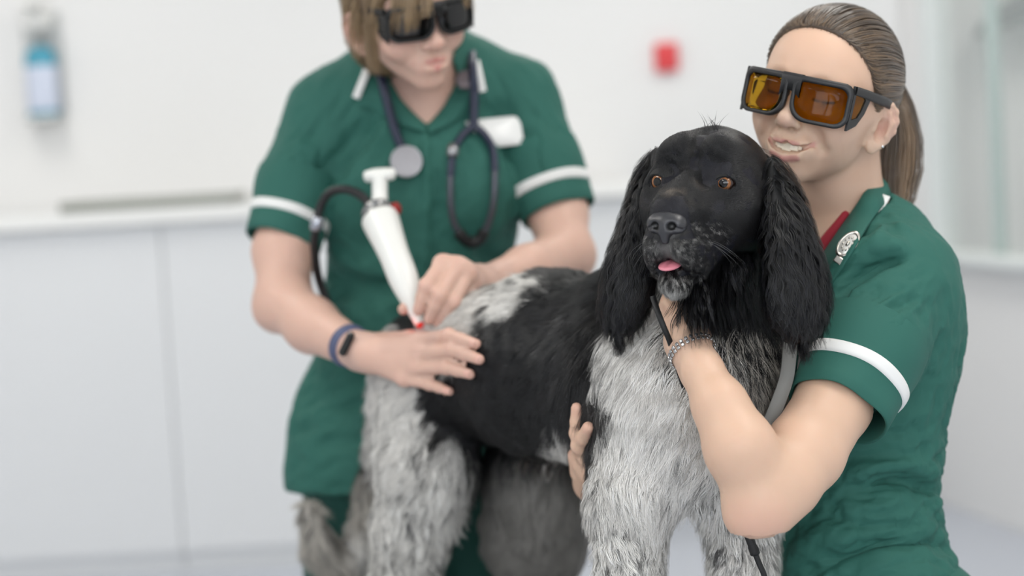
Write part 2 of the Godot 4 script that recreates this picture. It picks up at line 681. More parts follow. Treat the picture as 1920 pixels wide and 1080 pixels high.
func furniture() -> void:
	# counter along the back wall: worktop and doors
	var laminate := paint_mat(Color(0.875, 0.88, 0.885), 0.35)
	var top := paint_mat(Color(0.93, 0.93, 0.92), 0.3)
	var x0 := -2.9
	var n := 5
	for i in n:
		var a := x0 + i * 0.65
		var o := thing("base_cabinet", ["pale grey base cabinet at the far left end of the counter", "pale grey base cabinet below the soap dispenser", "pale grey base cabinet below the grey tray", "pale grey base cabinet behind the left nurse", "pale grey base cabinet behind the spaniel, at the counter's right end"][i], "cabinet", Vector3(a, 0, -5.5), "base cabinets under the white worktop")
		part("body", slab(Vector3(a, 0.0, -5.68), Vector3(a + 0.6475, 0.972, -5.2), laminate), o)
		part("door", slab(Vector3(a + 0.0004, 0.06, -5.2), Vector3(a + 0.6474, 0.968, -5.18), laminate), o)
	var o := MeshInstance3D.new()
	o.name = "worktop"
	o.mesh = slab(Vector3(x0, 0.972, -5.69), Vector3(x0 + 3.26, 1.012, -5.15), top)
	add_child(o)
	o.set_meta("label", "long white worktop running along the back wall behind the left nurse"); o.set_meta("category", "worktop")
	# low grey strip standing for a dark band along the worktop
	var steel := paint_mat(Color(0.56, 0.57, 0.54), 0.4, 0.3)
	var tray := thing("instrument_tray", "low grey metal tray on the white worktop behind the left nurse's sleeve", "tray", Vector3(-0.98, 1.0125, -5.29))
	var m := Mould.new()
	m.bevel_box(Vector3(-0.98, 1.0155, -5.29), Vector3(0.48, 0.006, 0.24), 0.002)
	part("base", m.mesh(steel), tray)
	m = Mould.new()
	for s in [-1, 1]:
		m.bevel_box(Vector3(-0.98 + s * 0.237, 1.027, -5.29), Vector3(0.006, 0.028, 0.24), 0.002)
		m.bevel_box(Vector3(-0.98, 1.027, -5.29 + s * 0.117), Vector3(0.48, 0.028, 0.006), 0.002)
	part("rim", m.mesh(steel), tray)
# ---------------------------------------------------------------- hair and fur
# points spread evenly over a net: [point, normal]
func scatter(nt: Net, count: int, keep: Callable) -> Array:
	var sums := PackedFloat32Array()
	var total := 0.0
	var tri := nt.index.size() / 3
	sums.resize(tri)
	for i in tri:
		var a := nt.verts[nt.index[i * 3]]
		total += (nt.verts[nt.index[i * 3 + 1]] - a).cross(nt.verts[nt.index[i * 3 + 2]] - a).length() * 0.5
		sums[i] = total
	var out := []
	for k in count:
		var i := sums.bsearch((k + rng.randf()) / count * total)
		if i >= tri:
			continue
		var u := rng.randf()
		var w := rng.randf()
		if u + w > 1.0:
			u = 1.0 - u; w = 1.0 - w
		var a := nt.verts[nt.index[i * 3]]
		var p := a + (nt.verts[nt.index[i * 3 + 1]] - a) * u + (nt.verts[nt.index[i * 3 + 2]] - a) * w
		if keep.call(p):
			out.append([p, nt.normals[nt.index[i * 3]]])
	return out

# a tuft: hairs growing along y, standing off along z, all in a unit square
func tuft(hairs: int, wave: float, width: float, lift: float, seed_: int) -> Strips:
	var r := RandomNumberGenerator.new()
	r.seed = seed_
	var s := Strips.new()
	for h in hairs:
		var o := Vector3(r.randf_range(-0.5, 0.5), r.randf_range(-0.35, 0.25), 0)
		var ln := r.randf_range(0.6, 1.0)
		var lean := r.randf_range(-0.25, 0.25)
		var ph := r.randf() * TAU
		var up := lift * r.randf_range(0.5, 1.3)
		var pts := PackedVector3Array()
		var ups := PackedVector3Array()
		for i in 6:
			var q := i / 5.0
			pts.append(o + Vector3(lean * q + wave * sin(ph + q * 5.0) * q, ln * q, up * (q * 1.6 - q * q * 0.9) - 0.02))
			ups.append(Vector3(0, 0.0, 1))
		s.strand(pts, ups, width * r.randf_range(0.7, 1.3), Color(1, 1, 1) * r.randf_range(0.75, 1.0), Color(1, 1, 1) * r.randf_range(0.9, 1.2))
	return s

# tufts on spots; each spot: [point, normal], grow(p, n) -> [direction, length, breadth, colour]
func coat(called: String, spots: Array, m: Mesh, grow: Callable, parent: Node3D) -> void:
	var mm := MultiMesh.new()
	mm.transform_format = MultiMesh.TRANSFORM_3D
	mm.use_colors = true
	mm.mesh = m
	var ts := []
	var cs := []
	for q in spots:
		var g: Array = grow.call(q[0], q[1])
		if g.is_empty():
			continue
		var n: Vector3 = q[1]
		var f: Vector3 = g[0]
		f = (f - n * f.dot(n)).normalized()
		f = f.rotated(n, rng.randf_range(-0.22, 0.22))
		var l: float = g[1] * rng.randf_range(0.75, 1.2)
		ts.append(Transform3D(Basis(f.cross(n) * g[2], f * l, n * l * (g[4] if g.size() > 4 else 1.0)), q[0]))
		var k := rng.randf_range(0.8, 1.2)
		cs.append(Color(g[3].r * k, g[3].g * k, g[3].b * k))
	mm.instance_count = ts.size()
	for i in ts.size():
		mm.set_instance_transform(i, ts[i])
		mm.set_instance_color(i, cs[i])
	var o := MultiMeshInstance3D.new()
	o.name = called
	o.multimesh = mm
	parent.add_child(o, true)
	o.position = -parent.global_position
	o.set_meta("kind", "stuff")

# one lock combed over the field f from p: [centre line, ups]
func comb(f: Field, p: Vector3, length: float, steps: int, flow: Callable, lift: float, wave := 0.0, waves := 2.0, free := 2.0) -> Array:
	var list := f.near(p, length * 0.8 + 0.02)
	var pts := PackedVector3Array()
	var ups := PackedVector3Array()
	var h := length / steps
	var ph := rng.randf() * TAU
	var n := Vector3.UP
	var e := 0.002
	var last := Vector3.ZERO
	for i in steps + 1:
		var s := float(i) / steps
		if s < free or i == 0:
			var d0 := f.at(p, list)
			n = Vector3(f.at(p + Vector3(e, 0, 0), list) - d0, f.at(p + Vector3(0, e, 0), list) - d0, f.at(p + Vector3(0, 0, e), list) - d0).normalized()
			p += n * (lerpf(0.0008, lift, s) - d0)
		pts.append(p)
		ups.append(n)
		var dir: Vector3 = flow.call(p, s)
		if s < free:
			dir = dir - n * dir.dot(n) * 0.9
		dir = dir.normalized()
		if last != Vector3.ZERO:
			dir = (dir + last * 0.6).normalized()
		last = dir
		var side := dir.cross(n).normalized()
		p += (dir + side * cos(ph + s * waves * TAU) * wave + n * sin(ph * 1.7 + s * waves * TAU) * wave * 0.35).normalized() * h
	return [pts, ups]

# a lock of m hairs round a centre line
func lock(s: Strips, line: Array, m: int, spread: float, w: float, root: Color, tip: Color, pinch := 0.25) -> void:
	var pts: PackedVector3Array = line[0]
	var ups: PackedVector3Array = line[1]
	var n := pts.size()
	for k in m:
		var a := rng.randf() * TAU
		var r := sqrt(rng.randf()) * spread
		var q := PackedVector3Array()
		var cut := n if rng.randf() < 0.6 else int(n * rng.randf_range(0.65, 1.0))
		cut = maxi(cut, 3)
		var tw := rng.randf_range(-1.2, 1.2)
		for i in cut:
			var t := float(i) / (n - 1)
			var dir := (pts[mini(i + 1, n - 1)] - pts[maxi(i - 1, 0)]).normalized()
			var side := dir.cross(ups[i]).normalized()
			var aa := a + tw * t
			var rr := r * lerpf(0.8, 1.0, t) * lerpf(1.0, pinch, smoothstep(0.5, 1.0, t))
			q.append(pts[i] + (side * cos(aa) + ups[i] * (sin(aa) * 0.6 + 0.3)) * rr)
		var sh := rng.randf_range(0.75, 1.25)
		s.strand(q, ups.slice(0, cut), w * rng.randf_range(0.7, 1.3), root * sh, tip * sh)
# ---------------------------------------------------------------- the spaniel
var dog_head := Transform3D()
var ragged := FastNoiseLite.new()

func head_pose(px: float, py: float, d: float, yaw: float, pitch: float, roll: float, scale_ := 1.0) -> Transform3D:
	var b := Basis(Vector3.BACK, deg_to_rad(roll)) * Basis(Vector3.UP, deg_to_rad(yaw)) * Basis(Vector3.RIGHT, deg_to_rad(pitch))
	return Transform3D(lens * b * Basis().scaled(Vector3.ONE * scale_), P(px, py, d))

const FUR_BLACK := Color(0.0095, 0.0095, 0.0105)
const FUR_WHITE := Color(0.82, 0.80, 0.76)
const FUR_GREY := Color(0.23, 0.22, 0.205)

func dog_field() -> Field:
	var f := Field.new()
	f.base = FUR_BLACK
	# trunk
	f.chain([P(1300, 745, 2.34), P(1215, 720, 2.41), P(1035, 682, 2.56), P(930, 680, 2.65), P(842, 694, 2.73)], [0.108, 0.118, 0.118, 0.1, 0.098], 0.03)
	f.egg(P(1290, 775, 2.31), Vector3(0.098, 0.115, 0.1), 0.04)
	f.cap(P(1200, 590, 2.43), P(1330, 640, 2.35), 0.07, 0.08, 0.04)
	# front legs
	var r0 := P(1178, 1060, 2.27)
	f.chain([P(1205, 810, 2.33), P(1180, 940, 2.28), r0, Vector3(r0.x, TABLE + 0.06, r0.z)], [0.07, 0.043, 0.031, 0.026], 0.03)
	f.egg(Vector3(r0.x, TABLE + 0.03, r0.z + 0.025), Vector3(0.034, 0.026, 0.048), 0.02)
	var r1 := P(1392, 1060, 2.31)
	f.chain([P(1365, 820, 2.34), P(1388, 950, 2.32), r1, Vector3(r1.x, TABLE + 0.06, r1.z)], [0.06, 0.043, 0.031, 0.026], 0.03)
	f.egg(Vector3(r1.x, TABLE + 0.03, r1.z + 0.025), Vector3(0.034, 0.026, 0.048), 0.02)
	# hind legs: knee forward, hock back
	var h0 := P(755, 1110, 2.76)
	f.egg(P(792, 800, 2.70), Vector3(0.066, 0.135, 0.09), 0.04, 0, lens * Basis(Vector3.BACK, 0.12))
	f.chain([P(805, 880, 2.66), P(775, 985, 2.71), h0, Vector3(h0.x + 0.01, TABLE + 0.06, h0.z + 0.03)], [0.066, 0.050, 0.042, 0.030], 0.03)
	f.egg(Vector3(h0.x + 0.015, TABLE + 0.03, h0.z + 0.055), Vector3(0.034, 0.026, 0.05), 0.02)
	var h1 := P(1010, 1110, 2.86)
	f.egg(P(1010, 820, 2.76), Vector3(0.06, 0.12, 0.08), 0.04, 0, lens * Basis(Vector3.BACK, 0.1))
	f.chain([P(1020, 900, 2.74), P(1005, 1000, 2.79), h1, Vector3(h1.x + 0.01, TABLE + 0.06, h1.z + 0.03)], [0.085, 0.07, 0.045, 0.032], 0.03)
	f.egg(Vector3(h1.x + 0.015, TABLE + 0.03, h1.z + 0.055), Vector3(0.034, 0.026, 0.05), 0.02)
	# tail
	f.chain([P(735, 740, 2.80), P(705, 900, 2.90), P(678, 1030, 2.92), P(640, 1065, 2.90), P(602, 1030, 2.88), P(582, 950, 2.86)], [0.03, 0.022, 0.02, 0.02, 0.018, 0.012], 0.02)
	# neck
	f.cap(P(1345, 470, 2.32), P(1335, 640, 2.36), 0.066, 0.088, 0.03)
	# head
	f.pen = dog_head
	f.egg(Vector3(0, 0.010, -0.062), Vector3(0.060, 0.055, 0.078), 0.02)
	f.cap(Vector3(0, -0.01, -0.07), Vector3(0, -0.05, -0.11), 0.055, 0.06, 0.03)
	for s in [-1.0, 1.0]:
		f.cap(Vector3(s * 0.010, -0.012, 0.0), Vector3(s * 0.010, -0.036, 0.060), 0.018, 0.016, 0.012)
		f.egg(Vector3(s * 0.024, 0.027, -0.018), Vector3(0.029, 0.027, 0.03), 0.022)
		f.egg(Vector3(s * 0.045, -0.04, -0.045), Vector3(0.03, 0.045, 0.05), 0.03)
		f.ball(Vector3(s * 0.044, -0.022, -0.01), 0.022, 0.025)
		f.egg(Vector3(s * 0.030, -0.055, 0.002), Vector3(0.022, 0.036, 0.036), 0.03)
	f.cap(Vector3(0, -0.001, -0.01), Vector3(0, -0.036, 0.062), 0.027, 0.0195, 0.022)
	f.egg(Vector3(0, -0.0520, 0.043), Vector3(0.029, 0.031, 0.042), 0.015)
	for s in [-1.0, 1.0]:
		f.egg(Vector3(s * 0.0165, -0.0720, 0.062), Vector3(0.0175, 0.026, 0.027), 0.010)
		f.egg(Vector3(s * 0.025, -0.0840, 0.032), Vector3(0.017, 0.031, 0.036), 0.014)
	f.cap(Vector3(0, 0.066, -0.04), Vector3(0, 0.026, 0.012), 0.004, 0.005, 0.025, 1)
	for s in [-1.0, 1.0]:
		f.egg(Vector3(s * 0.026, 0.014, 0.022), Vector3(0.012, 0.014, 0.016), 0.018, 1)
	# lower jaw and the open mouth
	f.cap(Vector3(0, -0.0880, -0.05), Vector3(0, -0.1140, 0.040), 0.034, 0.016, 0.008)
	f.egg(Vector3(0, -0.1170, 0.052), Vector3(0.019, 0.018, 0.020), 0.008)
	f.egg(Vector3(0, -0.0970, 0.076), Vector3(0.016, 0.007, 0.020), 0.004, 1)
	f.egg(Vector3(0.02, -0.1055, 0.055), Vector3(0.008, 0.0035, 0.025), 0.005, 1, Basis(Vector3.UP, -0.5) * Basis(Vector3.RIGHT, 0.25))
	# eyelids
	for s in [-1.0, 1.0]:
		var e := Vector3(s * 0.0400, 0, 0.0)
		var turn := Basis(Vector3.UP, s * 0.36)
		f.egg(e, Vector3(0.0185, 0.0170, 0.0172), 0.010, 0, turn)
		f.egg(e + turn * Vector3(0, -0.0017, 0.015), Vector3(0.0122, 0.0080, 0.013), 0.003, 1, turn * Basis(Vector3.BACK, s * -0.10))
	f.pen = Transform3D()
	# markings of the coat
	f.paint(P(1278, 840, 2.26), Vector3(0.080, 0.20, 0.16), FUR_WHITE, 0.16)
	f.paint(P(1235, 690, 2.30), Vector3(0.07, 0.10, 0.09), FUR_WHITE, 0.3)
	f.paint(P(1400, 750, 2.32), Vector3(0.09, 0.13, 0.12), FUR_GREY * 1.6, 0.4)
	f.paint(r0, Vector3(0.09, 0.2, 0.09), FUR_WHITE, 0.2)
	f.paint(r1, Vector3(0.09, 0.2, 0.09), FUR_WHITE, 0.2)
	f.paint(P(880, 612, 2.64), Vector3(0.085, 0.062, 0.16), FUR_WHITE, 0.15, 1.0, lens * Basis(Vector3.BACK, 0.6))
	f.paint(P(968, 562, 2.60), Vector3(0.055, 0.034, 0.16), FUR_WHITE, 0.15, 1.0, lens * Basis(Vector3.BACK, 0.55))
	f.paint(P(924, 612, 2.58), Vector3(0.016, 0.022, 0.08), FUR_BLACK, 0.3)
	f.paint(P(735, 830, 2.72), Vector3(0.075, 0.19, 0.2), FUR_WHITE, 0.12)
	f.paint(P(770, 960, 2.68), Vector3(0.10, 0.13, 0.2), FUR_WHITE, 0.12)
	f.paint(P(840, 870, 2.66), Vector3(0.035, 0.045, 0.1), FUR_WHITE, 0.3)
	f.paint(h0, Vector3(0.1, 0.25, 0.12), FUR_WHITE, 0.2)
	f.paint(P(1000, 980, 2.76), Vector3(0.15, 0.15, 0.2), FUR_GREY * 1.35, 0.6)
	f.paint(P(1080, 720, 2.42), Vector3(0.06, 0.16, 0.10), FUR_BLACK * 3.0, 0.9)
	f.paint(P(1030, 930, 2.60), Vector3(0.11, 0.08, 0.15), FUR_GREY * 1.3, 0.6)
	f.paint(P(1056, 850, 2.46), Vector3(0.024, 0.085, 0.12), FUR_WHITE, 0.4)
	f.paint(P(1015, 880, 2.55), Vector3(0.05, 0.035, 0.09), Color(0.30, 0.22, 0.16), 0.7, 0.7)
	f.paint(h1, Vector3(0.12, 0.22, 0.12), FUR_GREY * 1.4, 0.3)
	f.paint(P(630, 1000, 2.88), Vector3(0.12, 0.12, 0.1), Color(0.50, 0.47, 0.42), 0.3)
	f.paint(P(690, 1030, 2.92), Vector3(0.06, 0.06, 0.06), FUR_WHITE, 0.3)
	f.stroke(P(1122, 700, 2.30), P(1124, 905, 2.30), 0.026, FUR_BLACK, 0.3)
	# grey hairs of the muzzle
	f.pen = dog_head * Transform3D(Basis(), Vector3(0, -0.006, 0))
	f.paint(Vector3(0, -0.066, 0.083), Vector3(0.030, 0.020, 0.026), Color(0.16, 0.155, 0.15), 0.8, 0.8)
	f.paint(Vector3(0, -0.013, 0.048), Vector3(0.028, 0.024, 0.036), Color(0.17, 0.135, 0.105), 0.9, 0.85)
	f.paint(Vector3(0, -0.118, 0.060), Vector3(0.022, 0.015, 0.02), Color(0.30, 0.29, 0.28), 0.6, 0.7)
	f.paint(Vector3(0.043, -0.016, 0.010), Vector3(0.016, 0.009, 0.016), Color(0.07, 0.065, 0.06), 0.8, 0.7)
	f.pen = Transform3D()
	f.paint(hit(f, 1344, 521), Vector3.ONE * 0.009, Color(0.42, 0.36, 0.34), 0.8, 0.85)
	return f

# the colour of the hair that grows at p, with ragged borders and speckles
func dog_colour(f: Field, p: Vector3) -> Color:
	var j := Vector3(ragged.get_noise_3dv(p * 40.0), ragged.get_noise_3dv(p * 40.0 + Vector3(50, 0, 0)), ragged.get_noise_3dv(p * 40.0 + Vector3(0, 50, 0))) * 0.022
	var c := f.colour(p + j)
	if c.g > 0.3:
		var calm := 1.0 - smoothstep(-2.50, -2.40, p.z) * smoothstep(0.78, 0.84, p.y)
		var sp := ragged.get_noise_3dv(p * Vector3(150, 90, 150) + Vector3(9, 9, 9))
		var leg := smoothstep(0.90, 0.70, p.y)
		c = c.lerp(FUR_BLACK * 3.0, smoothstep(0.34 - leg * 0.16, 0.5 - leg * 0.16, sp) * (0.15 + 0.7 * leg) * calm)
		c *= 1.0 + 0.08 * ragged.get_noise_3dv(p * 25.0)
	return c

func dog() -> void:
	ragged.noise_type = FastNoiseLite.TYPE_SIMPLEX_SMOOTH
	ragged.frequency = 1.0
	dog_head = head_pose(1302, 341, 2.2, -27.5, 5, -3, 0.97)
	var f := dog_field()
	dog_f = f
	var at := Vector3(P(1150, 700, 2.45).x, TABLE, P(1150, 700, 2.45).z)
	var o := thing("dog", "black and white spaniel with long wavy ears standing between the two nurses", "dog", at)
	var skin := tinted(0.55, 0.4)
	bumpy(skin, noise_tex(0.12, 21, 256, 3), 0.05, 24.0)
	# body in coarse cells, head in fine ones
	var body := net(f, AABB(P(960, 540, 2.5) - Vector3(0.5, 0.62, 0.62), Vector3(1.0, 0.95, 1.0)), 0.009, false)
	var hbox := AABB(dog_head.origin, Vector3.ZERO).grow(0.01)
	for c in [Vector3(-0.09, 0.075, 0), Vector3(0.09, -0.14, 0.11), Vector3(0, 0, -0.15), Vector3(0.09, 0.07, -0.1), Vector3(-0.09, -0.13, 0.03)]:
		hbox = hbox.expand(dog_head * c)
	var head := net(f, hbox, 0.0022, false)
	var bump := func(p: Vector3, _n: Vector3) -> float: return ragged.get_noise_3dv(p * 30.0) * 0.005
	body.push(bump)
	for nt: Net in [body, head]:
		nt.colors.resize(nt.verts.size())
		for i in nt.verts.size():
			nt.colors[i] = dog_colour(f, nt.verts[i]) * 0.8
	var tail_way := P(800, 700, 2.75) - P(1250, 720, 2.36)
	var fur := tinted(0.40, 0.45)
	var inv := dog_head.affine_inverse()
	var mouth := func(q: Vector3) -> bool: return q.z > 0.03 and absf(q.x) < 0.017 and q.y < -0.089 and q.y > -0.104
	for i in head.verts.size():
		var q := inv * head.verts[i]
		if mouth.call(q):
			head.colors[i] = Color(0.012, 0.007, 0.007)
		for s in [-1.0, 1.0]:
			if q.distance_to(Vector3(s * 0.0400, 0, 0.0)) < 0.0205:
				head.colors[i] = Color(0.010, 0.009, 0.009)
	var joined := Net.new()
	joined.add(body); joined.add(head)
	var m := ArrayMesh.new()
	joined.into(m, skin)
	var b := part("body", m, o)
	# short coat of the head
	var spots := scatter(head, 36000, func(p: Vector3) -> bool:
		var q := inv * p
		if q.z > 0.074 and q.y > -0.064: return false
		if mouth.call(q): return false
		for s in [-1.0, 1.0]:
			if q.distance_to(Vector3(s * 0.0400, -0.001, 0.005)) < 0.0175: return false
		return q.z > -0.14)
	coat("head_coat", spots, tuft(12, 0.05, 0.035, 0.16, 3).mesh(fur), func(p: Vector3, n: Vector3) -> Array:
		var q := inv * p
		var d := Vector3(q.x * 3.0, 0.10, -1.0)
		if q.y < -0.03: d = Vector3(signf(q.x) * 0.35, -0.7, -0.6)
		if q.y < -0.095: d = Vector3(q.x * 6.0, -1.0, 0.25)
		var l := 0.010
		if q.z > -0.045 and q.y > -0.03: l = 0.0060
		if q.z > 0.03: l = 0.0055
		if q.y < -0.10: l = 0.011
		if q.z < -0.08: l = 0.016
		var c := dog_colour(f, p)
		if q.z > 0.02 and q.y < -0.045:
			c = c.lerp(Color(0.45, 0.44, 0.42), 0.75 * rng.randf() * float(rng.randf() < 0.08 + 0.25 * smoothstep(0.05, 0.08, q.z)))
			if q.y < -0.105: c = c.lerp(Color(0.62, 0.61, 0.58), 0.75 * float(rng.randf() < smoothstep(0.0, 0.05, q.z) * lerpf(0.15, 0.85, smoothstep(-0.112, -0.128, q.y))))
		return [dog_head.basis * d, l, 0.0035 if q.z > 0.02 and q.y < -0.04 else 0.006, c * rng.randf_range(0.6, 1.5), 1.9 if l < 0.0065 else 1.0], b)
	# coat of the body
	spots = scatter(body, 60000, func(p: Vector3) -> bool: return not hbox.grow(-0.01).has_point(p) or (inv * p).z < -0.11)
	coat("body_coat", spots, tuft(14, 0.07, 0.030, 0.22, 5).mesh(fur), func(p: Vector3, n: Vector3) -> Array:
		var c := dog_colour(f, p)
		var d := tail_way.normalized() * 0.8 + Vector3.DOWN * 0.9
		var chest := smoothstep(-2.42, -2.3, p.z)
		d = d.lerp(Vector3(0, -1, 0.1), chest)
		var l := lerpf(0.022, 0.034, chest)
		if p.y < 0.78: l = 0.026
		return [d, l, 0.011, c], b)
	ears(o, f)
	long_fur(o, f)
	face(o)

# wavy ears hung from the sides of the skull
func ears(o: Node3D, f: Field) -> void:
	var hair := tinted(0.33, 0.42)
	var lines := [[P(1222, 325, 2.29), P(1206, 410, 2.265), P(1182, 505, 2.25), P(1167, 585, 2.255)], [P(1453, 345, 2.235), P(1470, 410, 2.20), P(1488, 505, 2.175), P(1499, 600, 2.18)]]
	for side in 2:
		var q: Array = lines[side]
		var e := Field.new()
		e.base = FUR_BLACK
		var wide: Array = [[0.012, 0.019, 0.024, 0.023], [0.014, 0.024, 0.031, 0.033]][side]
		var yaw := -0.5 if side == 0 else 0.35
		for i in 3:
			for k in 4:
				var t := k / 4.0
				var w := lerpf(wide[i], wide[i + 1], t)
				var along: Vector3 = (q[i + 1] - q[i])
				var roll := atan2(along.x, -along.y)
				e.egg((q[i] as Vector3).lerp(q[i + 1], t), Vector3(w, 0.034, 0.014), 0.012, 0, lens * Basis(Vector3.BACK, roll) * Basis(Vector3.UP, yaw))
		var box := AABB(q[0], Vector3.ZERO)
		for p: Vector3 in q: box = box.expand(p)
		var nt := net(e, box.grow(0.06), 0.005)
		var m := ArrayMesh.new()
		nt.into(m, tinted(0.6))
		var ear := part("ear", m, o)
		var s := Strips.new()
		var out := (lens * Vector3(-1 if side == 0 else 1, 0, 0))
		var spots := scatter(nt, 760, func(_p: Vector3) -> bool: return true)
		var mid: Vector3 = q[2]
		var flow := func(p: Vector3, t: float) -> Vector3:
			return Vector3(0, -1, 0) + out * lerpf(0.22, 0.05, t) + lens.x * (p - mid).dot(lens.x) * lerpf(3.0, 1.0, t)
		for sp in spots:
			var p: Vector3 = sp[0]
			var low := clampf((q[0].y - p.y) / (q[0].y - q[3].y), 0.0, 1.0)
			var l := lerpf(0.045, 0.075, low) * rng.randf_range(0.65, 1.25)
			var line := comb(e, p, l, 16, flow, 0.010, lerpf(0.30, 0.62, low), rng.randf_range(1.3, 2.0) * l / 0.06, 0.75)
			lock(s, line, 12, lerpf(0.0028, 0.0048, low), 0.00030, FUR_BLACK * 0.7, FUR_BLACK * 1.25, 0.35)
		var h := MeshInstance3D.new()
		h.name = "ear_hair"
		h.mesh = s.mesh(hair)
		h.set_meta("kind", "stuff")
		ear.add_child(h, true)

# ruff, chest frill, feathering of the legs, belly and tail
func long_fur(o: Node3D, f: Field) -> void:
	var hair := tinted(0.40, 0.42)
	var b: Node3D = o.get_node("body")
	var groups := [
		["throat_ruff", P(1380, 590, 2.22), Vector3(0.075, 0.055, 0.10), 420, 0.075, 0.40, [FUR_BLACK, FUR_BLACK * 1.6]],
		["chest_frill", P(1405, 710, 2.27), Vector3(0.08, 0.085, 0.12), 560, 0.085, 0.46, [Color(0.24, 0.22, 0.195), Color(0.55, 0.51, 0.455)]],
		["chest_frill", P(1255, 755, 2.25), Vector3(0.085, 0.14, 0.12), 1300, 0.070, 0.24, []],
		["feathering", P(1180, 960, 2.27), Vector3(0.05, 0.10, 0.10), 420, 0.026, 0.25, []],
		["feathering", P(1388, 980, 2.31), Vector3(0.05, 0.10, 0.10), 420, 0.026, 0.25, []],
		["feathering", P(770, 960, 2.70), Vector3(0.10, 0.20, 0.12), 500, 0.030, 0.18, []],
		["belly_fringe", P(1010, 900, 2.60), Vector3(0.16, 0.07, 0.16), 600, 0.065, 0.22, []],
		["tail_feather", P(640, 1000, 2.90), Vector3(0.09, 0.12, 0.08), 420, 0.055, 0.25, []],
	]
	var body_net := net(f, AABB(P(960, 540, 2.5) - Vector3(0.5, 0.62, 0.62), Vector3(1.0, 0.95, 1.0)), 0.016, false)
	for g in groups:
		var s := Strips.new()
		var c: Vector3 = g[1]
		var r: Vector3 = g[2]
		var spots := scatter(body_net, 60000, func(p: Vector3) -> bool: return ((p - c) / r).length() < 1.0)
		spots.shuffle()
		for sp in spots.slice(0, g[3]):
			var p: Vector3 = sp[0]
			var l: float = g[4] * rng.randf_range(0.65, 1.15)
			var cols: Array = g[6]
			var cc := dog_colour(f, p)
			var root: Color = cols[0] if cols.size() else cc
			var tip: Color = cols[1] if cols.size() else cc * 1.1
			if g[0] == "chest_frill" and cols.size() and rng.randf() < 0.22:
				root = FUR_BLACK; tip = FUR_BLACK * 3.0
			var n0: Vector3 = sp[1]
			var tilt := rng.randf_range(-0.25, 0.25)
			var flow := func(q: Vector3, t: float) -> Vector3:
				return Vector3(0, -1, 0) + n0 * lerpf(0.3, 0.05, t) + lens.x * (ragged.get_noise_3dv(q * 6.0) * 1.3 + tilt)
			lock(s, comb(f, p, l, 11, flow, 0.012, g[5], rng.randf_range(0.8, 1.5), 0.7), 12, 0.0052, 0.00030, root, tip, 0.5)
		var h := part(g[0], s.mesh(hair), o)
		h.set_meta("kind", "stuff")
	# black hair of the jaw and throat, hanging over the hand
	var s := Strips.new()
	for k in 700:
		var q := Vector3(rng.randf_range(0.002, 0.085), -0.11, rng.randf_range(-0.09, 0.034))
		var p := f.land(dog_head * q, 0.0, 5)
		var l := rng.randf_range(0.045, 0.10)
		var lean := rng.randf_range(-0.25, 0.15)
		var flow := func(_p: Vector3, t: float) -> Vector3: return Vector3(0, -1, 0) + lens.x * lean + lens.z * lerpf(0.55, 0.0, t)
		lock(s, comb(f, p, l, 13, flow, 0.01, 0.42, rng.randf_range(0.8, 1.4) * l / 0.06, 0.12), 11, 0.0042, 0.00030, FUR_BLACK * 0.8, FUR_BLACK * 1.4, 0.3)
	for k in 190:
		var q := Vector3(rng.randf_range(-0.004, 0.040), -0.115, rng.randf_range(-0.045, 0.026))
		var p := f.land(dog_head * q, 0.0, 5)
		var l := rng.randf_range(0.07, 0.105)
		var lean := rng.randf_range(-0.3, 0.1)
		var flow := func(_p: Vector3, t: float) -> Vector3: return Vector3(0, -1, 0) + lens.x * lean + lens.z * lerpf(0.75, 0.0, t)
		lock(s, comb(f, p, l, 14, flow, 0.01, 0.40, rng.randf_range(0.8, 1.4) * l / 0.06, 0.1), 12, 0.0046, 0.00030, FUR_BLACK * 0.8, FUR_BLACK * 1.4, 0.25)
	part("throat_hair", s.mesh(hair), o).set_meta("kind", "stuff")
	# stray hairs on the crown
	s = Strips.new()
	for k in 13:
		var p := f.land(dog_head * Vector3(rng.randf_range(-0.006, 0.010), 0.075, rng.randf_range(-0.05, -0.042)))
		var bend := lens.x * rng.randf_range(-0.8, 0.8)
		var pts := PackedVector3Array()
		var ups := PackedVector3Array()
		var l := rng.randf_range(0.012, 0.026)
		for i in 8:
			var t := i / 7.0
			pts.append(p + Vector3.UP * l * t + bend * l * t * t)
			ups.append(lens.z)
		s.strand(pts, ups, 0.00025, FUR_BLACK, FUR_BLACK * 2.0)
	part("crown_wisps", s.mesh(hair), o).set_meta("kind", "stuff")

